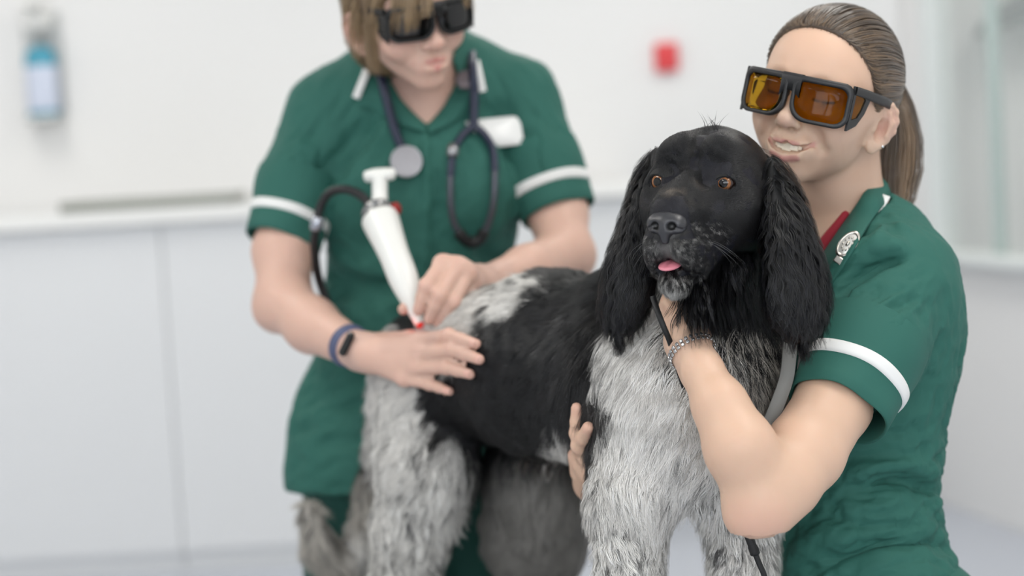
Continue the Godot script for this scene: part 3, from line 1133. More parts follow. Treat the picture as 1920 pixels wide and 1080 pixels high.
# nose, eyes, tongue, whiskers
func face(o: Node3D) -> void:
	var n := Field.new()
	var low := dog_head * Transform3D(Basis(), Vector3(0, -0.006, 0)) * Transform3D(Basis().scaled(Vector3(0.98, 0.97, 1.0)), Vector3(0, -0.002, 0.001))
	n.pen = low
	n.base = Color(0.022, 0.022, 0.024)
	n.egg(Vector3(0, -0.040, 0.078), Vector3(0.0215, 0.0155, 0.0175), 0.004)
	for s in [-1.0, 1.0]:
		n.egg(Vector3(s * 0.0145, -0.0415, 0.080), Vector3(0.0105, 0.0115, 0.0125), 0.006)
	n.cap(Vector3(0, -0.050, 0.088), Vector3(0, -0.060, 0.085), 0.007, 0.005, 0.006)
	for s in [-1.0, 1.0]:
		n.egg(Vector3(s * 0.0108, -0.0432, 0.0945), Vector3(0.0056, 0.0052, 0.008), 0.003, 1, Basis(Vector3.BACK, s * 0.4))
		n.cap(Vector3(s * 0.013, -0.0445, 0.094), Vector3(s * 0.023, -0.0475, 0.085), 0.0026, 0.0012, 0.002, 1)
	n.cap(Vector3(0, -0.046, 0.0975), Vector3(0, -0.066, 0.092), 0.0011, 0.0011, 0.003, 1)
	for s in [-1.0, 1.0]:
		n.paint(Vector3(s * 0.0108, -0.0432, 0.091), Vector3(0.0062, 0.0056, 0.006), Color(0.003, 0.003, 0.003), 0.3)
	var box := AABB(low * Vector3(0, -0.043, 0.08), Vector3.ZERO).grow(0.036)
	var leather := tinted(0.36, 0.6)
	var cells := noise_tex(0.09, 8, 256, 2, FastNoiseLite.TYPE_CELLULAR)
	bumpy(leather, cells, 0.012, 60.0)
	var m := ArrayMesh.new()
	net(n, box, 0.0011).into(m, leather)
	part("nose", m, o, "black leathery nose")
	var t := Field.new()
	t.pen = low
	t.base = lin("d98390")
	t.egg(Vector3(0.0, -0.0905, 0.068), Vector3(0.0135, 0.0045, 0.020), 0.003, 0, Basis(Vector3.RIGHT, 0.28))
	t.egg(Vector3(0, -0.0855, 0.070), Vector3(0.0012, 0.0016, 0.018), 0.004, 1, Basis(Vector3.RIGHT, 0.28))
	m = ArrayMesh.new()
	net(t, AABB(low * Vector3(0, -0.09, 0.07), Vector3.ZERO).grow(0.03), 0.0012).into(m, tinted(0.3, 0.6))
	part("tongue", m, o, "pink tip of the tongue")
	# eyes: ball, amber iris, pupil, all under a clear cornea
	for s in [-1.0, 1.0]:
		var look := dog_head * Transform3D(Basis(Vector3.UP, s * 0.16 + 0.02), Vector3(s * 0.0400, -0.0006, 0.0003))
		look = look * Transform3D(Basis(Vector3.RIGHT, PI / 2), Vector3.ZERO)
		var r := 0.0152
		var dome := func(a0: float, a1: float, rr: float, mat: Material) -> Mesh:
			var prof := []
			for i in 15:
				var a := lerpf(a0, a1, i / 14.0)
				prof.append(Vector2(cos(a) * rr, sin(a) * rr))
			var mo := Mould.new()
			mo.lathe(prof, look, 32)
			return mo.mesh(mat)
		var eye := part("eye", dome.call(-PI / 2, PI / 2, r, paint_mat(Color(0.13, 0.085, 0.07), 0.08)), o)
		struct_part("iris", dome.call(PI / 2 - 0.66, PI / 2, r + 0.00012, paint_mat(lin_srgb(Color(0.22, 0.085, 0.026)), 0.05)), eye, o, "amber iris")
		struct_part("iris_rim", dome.call(PI / 2 - 0.72, PI / 2 - 0.60, r + 0.00016, paint_mat(lin_srgb(Color(0.035, 0.014, 0.008)), 0.05)), eye, o)
		struct_part("pupil", dome.call(PI / 2 - 0.36, PI / 2, r + 0.0002, paint_mat(Color(0.02, 0.02, 0.02), 0.04)), eye, o)
	var w := Strips.new()
	for k in 8:
		var s := -1.0 if k % 2 else 1.0
		var p := dog_head * Vector3(s * rng.randf_range(0.024, 0.034), rng.randf_range(-0.075, -0.06), rng.randf_range(0.03, 0.065))
		var dir := dog_head.basis * Vector3(s * 1.0, rng.randf_range(-0.5, 0.1), -0.35).normalized()
		var pts := PackedVector3Array()
		var ups := PackedVector3Array()
		var l := rng.randf_range(0.03, 0.055)
		for i in 10:
			var q := i / 9.0
			pts.append(p + dir * l * q + Vector3.DOWN * l * 0.5 * q * q)
			ups.append(lens.z)
		w.strand(pts, ups, 0.00014, Color(0.04, 0.04, 0.04), Color(0.12, 0.12, 0.12))
	part("whiskers", w.mesh(tinted(0.3)), o).set_meta("kind", "stuff")

func lin_srgb(c: Color) -> Color:
	return c.linear_to_srgb()
const TABLE := 0.42
# ---------------------------------------------------------------- people: shared pieces
const SKIN := Color(0.67, 0.440, 0.320)
const GREEN := Color(0.029, 0.122, 0.097)

# where the view through pixel (x, y) meets the field
func hit(f: Field, x: float, y: float, off := 0.0) -> Vector3:
	var a := P(x, y, 1.7)
	var v := (a - EYE).normalized()
	return f.shoot(a, v, 1.8) - v * off

# a fold raised from (or pressed into) the cloth along picture points laid on its surface
func fold(f: Field, pts: Array, r: float, sm: float, dent := false) -> void:
	var q := []
	for p: Vector2 in pts:
		q.append(hit(f, p.x, p.y, r * (0.30 if dent else -0.10)))
	var c := curve(q, 4)
	var n := c.size()
	for i in n - 1:
		var a := sin(PI * (0.12 + 0.88 * float(i) / n))
		var b := sin(PI * (0.12 + 0.88 * float(i + 1) / n))
		f.cap(c[i], c[i + 1], r * maxf(a, 0.25), r * maxf(b, 0.25), sm, 1 if dent else 0)

# soft wrinkles of cloth: ridges running along dir, strongest within reach of c
func wrinkle(p: Vector3, c: Vector3, reach: float, dir: Vector3, fine: float, depth: float) -> float:
	var w := 1.0 - smoothstep(0.25, 1.0, p.distance_to(c) / reach)
	if w <= 0.0: return 0.0
	var d := dir.normalized()
	var q := (p - d * p.dot(d) * 0.82) * fine
	var n := ragged.get_noise_3dv(q) + 0.14 * ragged.get_noise_3dv(q * 2.1)
	return (0.45 - sqrt(n * n + 0.01) * 1.5) * depth * w

func face_ops(f: Field, head: Transform3D, smile: bool) -> void:
	f.pen = head
	f.egg(Vector3(0, 0.026, -0.014), Vector3(0.0735, 0.086, 0.098), 0.02)
	f.egg(Vector3(0, 0.022, 0.030), Vector3(0.063, 0.070, 0.062), 0.03)
	f.egg(Vector3(0, -0.046, 0.028), Vector3(0.049 if smile else 0.044, 0.060, 0.058), 0.03)
	f.egg(Vector3(0, -0.048, -0.005), Vector3(0.048 if smile else 0.044, 0.034, 0.050), 0.03)
	f.egg(Vector3(0, -0.094, 0.066), Vector3(0.019, 0.015, 0.017), 0.03)
	for s in [-1.0, 1.0]:
		f.egg(Vector3(s * 0.039, -0.034 if smile else -0.038, 0.058), Vector3(0.024, 0.020, 0.022), 0.022)
		f.cap(Vector3(s * 0.012, 0.017, 0.082), Vector3(s * 0.044, 0.017, 0.066), 0.0085, 0.0075, 0.018)
		f.cap(Vector3(s * 0.05, -0.02, 0.045), Vector3(s * 0.064, -0.012, 0.01), 0.014, 0.010, 0.02)
	for s in [-1.0, 1.0]:
		if smile: f.egg(Vector3(s * 0.042, -0.050, 0.034), Vector3(0.014, 0.024, 0.022), 0.035)
	f.ball(Vector3(0.031, 0.001, 0.098), 0.0165, 0.014, 1)
	f.ball(Vector3(-0.031, 0.001, 0.098), 0.0165, 0.014, 1)
	for s in [-1.0, 1.0]:
		f.egg(Vector3(s * 0.031, 0.0, 0.0715), Vector3(0.0145, 0.0118, 0.0125), 0.005)
	# nose
	f.cap(Vector3(0, 0.012, 0.082), Vector3(0, -0.031, 0.101), 0.0075, 0.0098, 0.012)
	f.ball(Vector3(0, -0.0335, 0.1035), 0.0112, 0.006)
	for s in [-1.0, 1.0]:
		f.egg(Vector3(s * 0.0125, -0.037, 0.0935), Vector3(0.0072, 0.0078, 0.0095), 0.006)
		f.egg(Vector3(s * 0.0062, -0.0445, 0.0985), Vector3(0.0036, 0.004, 0.0055), 0.003, 1, Basis(Vector3.UP, s * 0.4))
	# mouth
	var w := 0.031 if smile else 0.027
	var cy := -0.0575 if smile else -0.0630
	var cz := 0.0745 if smile else 0.078
	f.egg(Vector3(0, -0.066, 0.075), Vector3(0.030, 0.019, 0.019), 0.014)
	for s in [-1.0, 1.0]:
		if smile:
			f.chain([Vector3(s * w, cy, cz), Vector3(s * 0.0155, -0.0602, 0.0892), Vector3(s * 0.004, -0.0608, 0.0945)], [0.0018, 0.0030, 0.0034], 0.004)
			f.chain([Vector3(s * w, cy, cz), Vector3(s * 0.0165, -0.0755, 0.0858), Vector3(0, -0.0802, 0.0895)], [0.0018, 0.0040, 0.0048], 0.004)
		else:
			f.chain([Vector3(s * w, cy, cz), Vector3(s * 0.0125, -0.0610, 0.0900), Vector3(s * 0.004, -0.0600, 0.0945)], [0.0020, 0.0036, 0.0040], 0.004)
			f.chain([Vector3(s * w, cy, cz), Vector3(s * 0.012, -0.0715, 0.0895), Vector3(0, -0.0735, 0.0925)], [0.0022, 0.0050, 0.0056], 0.004)
	if smile:
		for s in [-1.0, 1.0]:
			var row := []
			for q in [Vector3(s * 0.0310, -0.0582, 0.082), Vector3(s * 0.0245, -0.0630, 0.088), Vector3(s * 0.0165, -0.0672, 0.092), Vector3(s * 0.008, -0.0692, 0.095), Vector3(0, -0.0698, 0.096)]:
				row.append(head.affine_inverse() * f.land(head * q, -0.0006, 3))
			f.chain(row, [0.0010, 0.0030, 0.0043, 0.0051, 0.0054], 0.0015, 1)
			for q in 5: row[q] = (row[q] as Vector3) - Vector3(0, 0, 0.005)
			f.chain(row, [0.0014, 0.0034, 0.0046, 0.0052, 0.0054], 0.0015, 1)
			f.chain([Vector3(s * 0.0195, -0.034, 0.0925), Vector3(s * 0.033, -0.047, 0.083), Vector3(s * 0.040, -0.062, 0.0705)], [0.0016, 0.0020, 0.0010], 0.014, 1)
	else:
		f.chain([Vector3(-0.02, -0.0665, 0.090), Vector3(0, -0.0655, 0.0985), Vector3(0.02, -0.0665, 0.090)], [0.0012, 0.0014, 0.0012], 0.003, 1)
	f.cap(Vector3(0, -0.0485, 0.0988), Vector3(0, -0.0560, 0.0988), 0.0012, 0.0013, 0.004, 1)
	# ears
	for s in [-1.0, 1.0]:
		f.pen = head * Transform3D(Basis(Vector3.UP, s * -0.50) * Basis(Vector3.RIGHT, -0.16), Vector3(s * 0.0745, -0.022, -0.006))
		f.egg(Vector3(s * 0.001, 0, -0.001), Vector3(0.0055, 0.0310, 0.0195), 0.006)
		f.cap(Vector3(-s * 0.008, 0.0, 0.008), Vector3(-s * 0.001, 0.0, 0.004), 0.014, 0.011, 0.008)
		f.chain([Vector3(s * 0.001, 0.004, 0.0135), Vector3(s * 0.004, 0.017, 0.0145), Vector3(s * 0.005, 0.0265, 0.008), Vector3(s * 0.005, 0.0290, -0.002), Vector3(s * 0.005, 0.0240, -0.0115), Vector3(s * 0.005, 0.013, -0.0175), Vector3(s * 0.005, 0.000, -0.0180), Vector3(s * 0.004, -0.013, -0.0130), Vector3(s * 0.003, -0.024, -0.005)], [0.0024, 0.0030, 0.0033, 0.0034, 0.0034, 0.0034, 0.0032, 0.0030, 0.0032], 0.004)
		f.egg(Vector3(s * 0.0015, -0.0275, 0.003), Vector3(0.0046, 0.0085, 0.0085), 0.005)
		f.egg(Vector3(s * 0.008, -0.004, 0.002), Vector3(0.0095, 0.0155, 0.0095), 0.0025, 1)
		f.paint(Vector3(s * 0.003, -0.004, 0.002), Vector3(0.010, 0.017, 0.011), Color(0.50, 0.22, 0.16), 0.8, 0.7)
		f.chain([Vector3(s * 0.0075, 0.019, -0.002), Vector3(s * 0.008, 0.008, -0.0095), Vector3(s * 0.0065, -0.008, -0.0095)], [0.0026, 0.003, 0.0028], 0.005)
		f.egg(Vector3(s * 0.004, -0.004, 0.0125), Vector3(0.0038, 0.0058, 0.004), 0.004)
	f.pen = head
	# colouring: lips, cheeks, nose tip, ears, brows, lashes
	var lip := Color(0.50, 0.215, 0.19) if smile else Color(0.50, 0.19, 0.17)
	var flush := Color(0.63, 0.335, 0.27)
	for s in [-1.0, 1.0]:
		f.paint(Vector3(s * 0.042, -0.034, 0.062), Vector3(0.027, 0.023, 0.028), flush, 0.9, 0.55)
		f.paint(Vector3(s * 0.081, -0.014, -0.018), Vector3(0.018, 0.036, 0.026), flush, 0.8, 0.75)
		f.stroke(Vector3(s * 0.012, 0.0205, 0.092), Vector3(s * 0.034, 0.0245, 0.082), 0.0048, Color(0.22, 0.14, 0.09), 0.8, 0.6)
		f.stroke(Vector3(s * 0.034, 0.0245, 0.082), Vector3(s * 0.048, 0.019, 0.068), 0.004, Color(0.22, 0.14, 0.09), 0.8, 0.55)
		f.stroke(Vector3(s * 0.020, -0.0045, 0.083), Vector3(s * 0.031, -0.0065, 0.085), 0.0028, Color(0.05, 0.03, 0.025), 0.6, 0.85)
		f.stroke(Vector3(s * 0.031, -0.0065, 0.085), Vector3(s * 0.044, -0.004, 0.077), 0.0028, Color(0.05, 0.03, 0.025), 0.6, 0.85)
		if smile:
			f.stroke(Vector3(s * w, cy, cz), Vector3(s * 0.0155, -0.0607, 0.0905), 0.0027, lip, 0.6, 0.7)
			f.stroke(Vector3(s * 0.0155, -0.0607, 0.0905), Vector3(0, -0.0615, 0.0965), 0.0044, lip, 0.4, 0.85)
			f.stroke(Vector3(s * w, cy, cz), Vector3(s * 0.0165, -0.0772, 0.0875), 0.0036, lip * 1.15, 0.6, 0.75)
			f.stroke(Vector3(s * 0.0165, -0.0772, 0.0875), Vector3(0, -0.0820, 0.0920), 0.0058, lip * 1.15, 0.4, 0.85)
		else:
			f.stroke(Vector3(s * w, cy, cz), Vector3(s * 0.0125, -0.0610, 0.0915), 0.0042, lip, 0.5, 0.85)
			f.stroke(Vector3(s * 0.0125, -0.0610, 0.0915), Vector3(0, -0.0605, 0.0965), 0.0050, lip, 0.5, 0.85)
			f.stroke(Vector3(s * w, cy, cz), Vector3(0, -0.0725, 0.095), 0.0062, lip, 0.5, 0.85)
	f.paint(Vector3(0, -0.036, 0.107), Vector3(0.017, 0.014, 0.016), flush, 0.9, 0.55)
	if smile:
		f.paint(Vector3(0, -0.0670, 0.0755), Vector3(0.028, 0.009, 0.0105), Color(0.08, 0.022, 0.02), 0.25)
	f.pen = Transform3D()

# upper teeth, each one a rounded block, and the dark of the mouth behind
func teeth(head: Transform3D, parent: Node3D) -> void:
	var mat := paint_mat(Color(0.90, 0.86, 0.78), 0.25)
	for i in 8:
		var u := i - 3.5
		var a := u * 0.165
		var w: float = [0.0041, 0.0036, 0.0037, 0.0033, 0.0030][int(absf(u))]
		var h: float = [0.0104, 0.0094, 0.0098, 0.0086, 0.0080][int(absf(u))]
		var t := head * Transform3D(Basis(Vector3.UP, a * 1.15), Vector3(sin(a) * 0.0278, -0.0645 - h * 0.5 + 0.0025 + absf(u) * 0.0007, 0.0582 + cos(a) * 0.0278))
		var m := Mould.new()
		m.bevel_box(Vector3.ZERO, Vector3(w * 2.0 - 0.0003, h, 0.0035), 0.0013, t)
		part("tooth", m.mesh(mat), parent)

func skin_mat() -> StandardMaterial3D:
	var m := tinted(0.46, 0.42)
	m.subsurf_scatter_enabled = true
	m.subsurf_scatter_strength = 0.12
	bumpy(m, noise_tex(0.14, 31, 256, 3), 0.006, 40.0)
	return m

var cloth_tex: Texture2D
func cloth(col: Color) -> StandardMaterial3D:
	if cloth_tex == null:
		var im := Image.create(128, 128, false, Image.FORMAT_RGB8)
		for y in 128:
			for x in 128:
				var v := 0.5 + 0.5 * sin((x + y) * TAU / 8.0)
				im.set_pixel(x, y, Color(v, v, v))
		cloth_tex = ImageTexture.create_from_image(im)
	var m := paint_mat(col.linear_to_srgb(), 0.72, 0.0, 0.35)
	m.rim_enabled = true
	m.rim = 0.15
	m.rim_tint = 0.6
	bumpy(m, cloth_tex, 0.006, 70.0)
	return m

# a hand: wrist, four fingers [knuckle, joint, tip] and thumb, all as places; palm filled in between
func hand(f: Field, wrist: Vector3, fingers: Array, thumb: Array, r := 0.0088, wr := 0.022) -> AABB:
	var n := fingers.size()
	var around := AABB(wrist, Vector3.ZERO)
	for q: Vector3 in thumb: around = around.expand(q)
	for i in n:
		var g: Array = fingers[i]
		for q: Vector3 in g: around = around.expand(q)
		var k: Vector3 = g[0]
		var rr: float = r * [0.98, 1.03, 0.97, 0.86][mini(i, 3)]
		var base := wrist.lerp(k, 0.25)
		f.cap(base, k, 0.017, rr * 1.28, 0.016)
		f.cap(k, g[1], rr * 1.18, rr * 1.04, 0.004)
		if g.size() > 3:
			f.cap(g[1], g[2], rr * 1.04, rr * 0.95, 0.004)
			f.cap(g[2], g[3], rr * 0.95, rr * 0.78, 0.004)
		else:
			var mid: Vector3 = (g[1] as Vector3).lerp(g[2], 0.45)
			f.cap(g[1], mid, rr * 1.04, rr * 0.95, 0.004)
			f.cap(mid, g[2], rr * 0.95, rr * 0.78, 0.004)
		f.ball(k, rr * 1.28, 0.008)
		f.ball(g[1], rr * 1.10, 0.005)
		f.paint(g[-1], Vector3.ONE * 0.016, Color(0.66, 0.36, 0.29), 0.9, 0.5)
		f.paint(g[1], Vector3.ONE * 0.013, Color(0.62, 0.36, 0.29), 0.9, 0.4)
		f.paint(k, Vector3.ONE * 0.017, Color(0.62, 0.36, 0.29), 0.9, 0.4)
	f.ball(wrist, wr, 0.02)
	if thumb.size():
		f.chain(thumb, [0.015, 0.0115, 0.0095, 0.0080] if thumb.size() == 4 else [0.015, 0.0105, 0.0082], 0.007)
		f.paint(thumb[-1], Vector3.ONE * 0.017, Color(0.66, 0.36, 0.29), 0.9, 0.5)
	return around.grow(0.034)

# a nail laid on a finger tip
func nail(parent: Node3D, at: Vector3, along: Vector3, up: Vector3, r: float) -> void:
	var rows := []
	var side := along.cross(up).normalized()
	up = side.cross(along).normalized()
	for i in 6:
		var u := i / 5.0
		var row := []
		for k in 7:
			var a := lerpf(-0.85, 0.85, k / 6.0) * (1.0 if i < 5 else 0.75)
			row.append(at + along * (u - 0.6) * r * 1.7 + side * sin(a) * r * 0.84 + up * (cos(a) * r * 0.95 - u * u * r * 0.10 + 0.0002))
		rows.append(row)
	var m := Mould.new()
	m.grid(rows)
	var o := MeshInstance3D.new()
	o.name = "fingernail"
	o.mesh = m.mesh(paint_mat(Color(0.87, 0.68, 0.62), 0.3))
	parent.add_child(o, true)

# a band of cloth or metal round the axis a-b where the field f lies, between offsets s0 and s1 along the axis from a
func band(f: Field, a: Vector3, axis: Vector3, s0: float, s1: float, thick: float, reach: float, sides := 56, from := 0.0, to := TAU) -> Mould:
	axis = axis.normalized()
	var u := axis.cross(lens.x).normalized()
	var v := axis.cross(u)
	var rows := []
	for j in 6:
		var s := lerpf(s0, s1, [0.0, 0.04, 0.35, 0.65, 0.96, 1.0][j])
		var off: float = thick * [-0.6, 1.0, 1.0, 1.0, 1.0, -0.6][j]
		var row := []
		for k in sides + 1:
			var an := lerpf(from, to, float(k) / sides)
			var d := u * cos(an) + v * sin(an)
			var c := a + axis * s
			row.append(f.shoot(c + d * reach, -d, reach) + d * off)
		rows.append(row)
	var m := Mould.new()
	m.grid(rows)
	return m

# turned-down collar round the neck, with its white trim along the outer edge
func collar(parent: Node3D, c: Vector3, l: Vector3, f: Vector3, u: Vector3, r0: float, front: float, drop: float, mat: Material, trim: Material, over: Field = null) -> void:
	var m := Mould.new()
	var inner := []
	var top := []
	var mid := []
	var fall := []
	var under := []
	var back := []
	var edge := []
	for i in 49:
		var ph := lerpf(-2.75, 2.75, i / 48.0)
		var fr := (1.0 - cos(ph)) * 0.5
		var d := -f * cos(ph) + l * sin(ph)
		var y := 0.018 - drop * pow(fr, 1.6)
		var base := c + f * front * pow(fr, 2.0)
		inner.append(base + d * (r0 + 0.002) + u * (y - 0.045))
		top.append(base + d * r0 + u * y)
		mid.append(base + d * (r0 + 0.007) + u * (y + 0.003))
		var w := lerpf(0.030, 0.046, fr)
		var e := base + d * (r0 + 0.010 + w * 0.62) + u * (y - w * 1.05)
		if over:
			e = over.land(e, 0.006, 3)
		fall.append(e)
		under.append(e - u * 0.002 - d * 0.003)
		back.append(base + d * (r0 + 0.005) + u * (y - 0.012))
		edge.append([e, d])
	m.grid([inner, top, mid, fall, under, back])
	var o := part("collar", m.mesh(mat), parent)
	for side in 2:
		var rows := [[], [], [], []]
		for i in range(5, 13) if side == 0 else range(36, 44):
			var e: Vector3 = edge[i][0]
			var d: Vector3 = edge[i][1]
			var inw: Vector3 = (mid[i] - e).normalized()
			var out := (d + u * 0.8).normalized()
			rows[0].append(e - out * 0.002); rows[1].append(e + out * 0.0016 - inw * 0.001); rows[2].append(e + out * 0.0016 + inw * 0.0085); rows[3].append(e - out * 0.001 + inw * 0.009)
		var t := Mould.new()
		t.grid(rows)
		var tm := MeshInstance3D.new()
		tm.name = "collar_trim"
		tm.mesh = t.mesh(trim)
		tm.set_meta("label", "white trim")
		o.add_child(tm, true)
# ---------------------------------------------------------------- the nurse at the right, kneeling with her arms round the dog
func right_nurse() -> void:
	var head := head_pose(1551, 184, 2.37, -32, 9, -16)
	var tf := lens * Basis(Vector3.UP, deg_to_rad(-55))      # her left, up, forward
	var L := tf.x
	var F := tf.z
	var base := P(1610, 1080, 2.46)
	var o := thing("person", "smiling woman in a green tunic hugging the spaniel, brown hair tied back", "person", Vector3(base.x, 0, base.z))
	# ---- tunic
	var t := Field.new()
	t.base = GREEN
	t.egg(P(1598, 610, 2.44), Vector3(0.160, 0.150, 0.108), 0.03, 0, tf)
	t.egg(P(1590, 770, 2.44), Vector3(0.134, 0.17, 0.100), 0.05, 0, tf)
	t.egg(P(1572, 900, 2.45), Vector3(0.126, 0.13, 0.098), 0.05, 0, tf)
	t.egg(P(1582, 1110, 2.46), Vector3(0.172, 0.145, 0.120), 0.06, 0, tf)
	t.egg(P(1586, 1240, 2.46), Vector3(0.182, 0.13, 0.126), 0.06, 0, tf)
	t.egg(P(1560, 690, 2.35), Vector3(0.07, 0.07, 0.06), 0.05, 0, tf)
	t.egg(P(1470, 690, 2.48), Vector3(0.07, 0.07, 0.06), 0.05, 0, tf)
	t.cap(P(1602, 440, 2.44), P(1676, 520, 2.37), 0.052, 0.068, 0.05)
	t.cap(P(1596, 440, 2.45), P(1525, 520, 2.56), 0.052, 0.066, 0.05)
	t.cap(P(1660, 470, 2.46), P(1672, 600, 2.44), 0.05, 0.07, 0.06)
	# near sleeve
	var s0 := P(1672, 545, 2.34)
	var s1 := P(1552, 806, 2.225)
	t.chain([s0, P(1622, 655, 2.285), P(1622, 655, 2.285).lerp(s1, 0.05)], [0.072, 0.0635, 0.060], 0.028)
	# far sleeve
	t.cap(P(1530, 540, 2.56), P(1440, 740, 2.60), 0.066, 0.062, 0.03)
	# folds
	fold(t, [Vector2(1560, 575), Vector2(1600, 515), Vector2(1650, 483), Vector2(1690, 484)], 0.0123, 0.012, true)
	fold(t, [Vector2(1556, 545), Vector2(1590, 495), Vector2(1640, 462), Vector2(1685, 462)], 0.0071, 0.02)
	fold(t, [Vector2(1640, 440), Vector2(1668, 425), Vector2(1700, 432)], 0.0035, 0.010)
	fold(t, [Vector2(1655, 395), Vector2(1672, 420), Vector2(1680, 440)], 0.0049, 0.008, true)
	fold(t, [Vector2(1600, 890), Vector2(1680, 880), Vector2(1752, 886)], 0.0053, 0.016)
	fold(t, [Vector2(1620, 935), Vector2(1680, 918), Vector2(1752, 930)], 0.0123, 0.022, true)
	fold(t, [Vector2(1590, 960), Vector2(1660, 940), Vector2(1757, 950)], 0.0062, 0.02)
	fold(t, [Vector2(1560, 1075), Vector2(1640, 1035), Vector2(1720, 1030), Vector2(1785, 1036)], 0.0123, 0.020, true)
	fold(t, [Vector2(1540, 1095), Vector2(1640, 1058), Vector2(1720, 1048), Vector2(1792, 1052)], 0.0071, 0.014)
	fold(t, [Vector2(1480, 1050), Vector2(1540, 1010), Vector2(1600, 1000)], 0.0062, 0.02)
	fold(t, [Vector2(1615, 950), Vector2(1612, 1000), Vector2(1606, 1060)], 0.0025, 0.006, true)
	# the sleeve's end is a tube of its own; open the neck
	var hemn := (s1 - s0).normalized()
	var hem := P(1569, 770, 2.235)
	t.cap(P(1568, 300, 2.40), P(1590, 445, 2.43), 0.056, 0.060, 0.01, 1)
	t.cap(P(1570, 430, 2.40), P(1530, 520, 2.36), 0.040, 0.012, 0.01, 1)
	var tn := net(t, AABB(P(1600, 800, 2.45) - Vector3(0.32, 0.45, 0.32), Vector3(0.60, 0.90, 0.55)), 0.0042, false)
	var pit := P(1560, 590, 2.30)
	tn.push(func(p: Vector3, _n: Vector3) -> float:
		return ragged.get_noise_3dv(p * 14.0) * 0.003 + ragged.get_noise_3dv(p * Vector3(60, 25, 60)) * 0.0006 \
			+ wrinkle(p, P(1615, 580, 2.27), 0.13, P(1690, 500, 2.33) - pit, 26.0, 0.0135) \
			+ wrinkle(p, P(1735, 690, 2.37), 0.16, lens.y - lens.x * 0.35, 24.0, 0.0117) \
			+ wrinkle(p, P(1660, 910, 2.36), 0.15, lens.x + lens.y * 0.08, 26.0, 0.0135) \
			+ wrinkle(p, P(1640, 1060, 2.36), 0.16, lens.x + lens.y * 0.15, 22.0, 0.0153) \
			+ wrinkle(p, P(1690, 440, 2.38), 0.10, lens.x - lens.y * 0.6, 26.0, 0.0072))
	var green := cloth(GREEN)
	var white := cloth(Color(0.80, 0.80, 0.78))
	# ---- body
	var f := Field.new()
	f.base = SKIN
	face_ops(f, head, true)
	f.chain([P(1572, 250, 2.42), P(1570, 345, 2.425), P(1596, 450, 2.45)], [0.053, 0.051, 0.062], 0.02)
	f.cap(P(1600, 470, 2.45), P(1590, 560, 2.44), 0.07, 0.08, 0.03)
	f.egg(P(1598, 610, 2.44), Vector3(0.145, 0.135, 0.093), 0.03, 0, tf)
	f.egg(P(1588, 770, 2.44), Vector3(0.118, 0.16, 0.086), 0.05, 0, tf)
	f.egg(P(1580, 1090, 2.46), Vector3(0.155, 0.15, 0.105), 0.05, 0, tf)
	var elbow := P(1430, 943, 2.125)
	f.chain([P(1672, 530, 2.36), P(1563, 757, 2.240), P(1508, 848, 2.170), P(1468, 903, 2.14), elbow], [0.056, 0.0450, 0.0455, 0.0420, 0.037], 0.012)
	f.ball(P(1402, 970, 2.118), 0.0215, 0.03)
	f.chain([elbow, P(1387, 838, 2.115), P(1350, 760, 2.135), P(1314, 692, 2.165), P(1292, 655, 2.182)], [0.037, 0.0375, 0.0285, 0.0215, 0.0195], 0.02)
	f.stroke(P(1400, 985, 2.09), P(1440, 985, 2.09), 0.045, Color(0.66, 0.39, 0.30), 0.9, 0.6)
	# near hand under the jaw
	var hand_a := hand(f, P(1289, 645, 2.188), [
		[P(1272, 592, 2.195), P(1264, 562, 2.205), P(1268, 545, 2.222)],
		[P(1284, 590, 2.205), P(1274, 560, 2.218), P(1284, 543, 2.235)],
		[P(1296, 594, 2.215), P(1296, 564, 2.230), P(1306, 548, 2.245)],
		[P(1304, 602, 2.225), P(1314, 576, 2.238), P(1324, 560, 2.25)]],
		[P(1280, 630, 2.19), P(1263, 602, 2.19), P(1253, 574, 2.20), P(1255, 552, 2.215)], 0.0088, 0.0215)
	# far arm round the chest, hand on the flank
	f.chain([P(1528, 530, 2.56), P(1430, 860, 2.66), P(1270, 925, 2.60), P(1140, 925, 2.50), P(1114, 912, 2.452)], [0.054, 0.042, 0.034, 0.021, 0.0175], 0.02)
	var hand_b := hand(f, P(1112, 910, 2.445), [
		[P(1091, 862, 2.385), P(1083, 812, 2.320), P(1081, 765, 2.307)],
		[P(1098, 868, 2.375), P(1087, 836, 2.322), P(1103, 801, 2.281)],
		[P(1107, 884, 2.372), P(1101, 861, 2.338), P(1114, 844, 2.300)],
		[P(1113, 900, 2.376), P(1110, 884, 2.350), P(1121, 872, 2.322)]],
		[P(1104, 910, 2.425), P(1087, 884, 2.400), P(1077, 852, 2.382)], 0.0090, 0.017)
	# legs: kneeling, thighs down to the floor, shins behind
	for s in [-1.0, 1.0]:
		var hip: Vector3 = base + L * (s * 0.09) + Vector3(0, -0.06, 0)
		var knee: Vector3 = Vector3(hip.x, 0.08, hip.z) + F * 0.06
		f.chain([hip, knee, Vector3(knee.x, 0.06, knee.z) - F * 0.36], [0.085, 0.06, 0.04], 0.03)
	var n := Net.new()
	var inside := net(f, AABB(P(1600, 700, 2.45) - Vector3(0.34, 1.10, 0.50), Vector3(0.72, 1.30, 0.85)), 0.013)
	inside.push(func(_p: Vector3, _n: Vector3) -> float: return -0.004)
	n.add(inside)
	var hb := AABB(head.origin, Vector3.ZERO)
	for x in [-0.1, 0.1]:
		for y in [-0.115, 0.12]:
			for z in [-0.12, 0.125]:
				hb = hb.expand(head * Vector3(x, y, z))
	n.add(net(f, hb, 0.0016))
	n.add(net(f, AABB(P(1570, 400, 2.42), Vector3.ZERO).grow(0.115), 0.004))
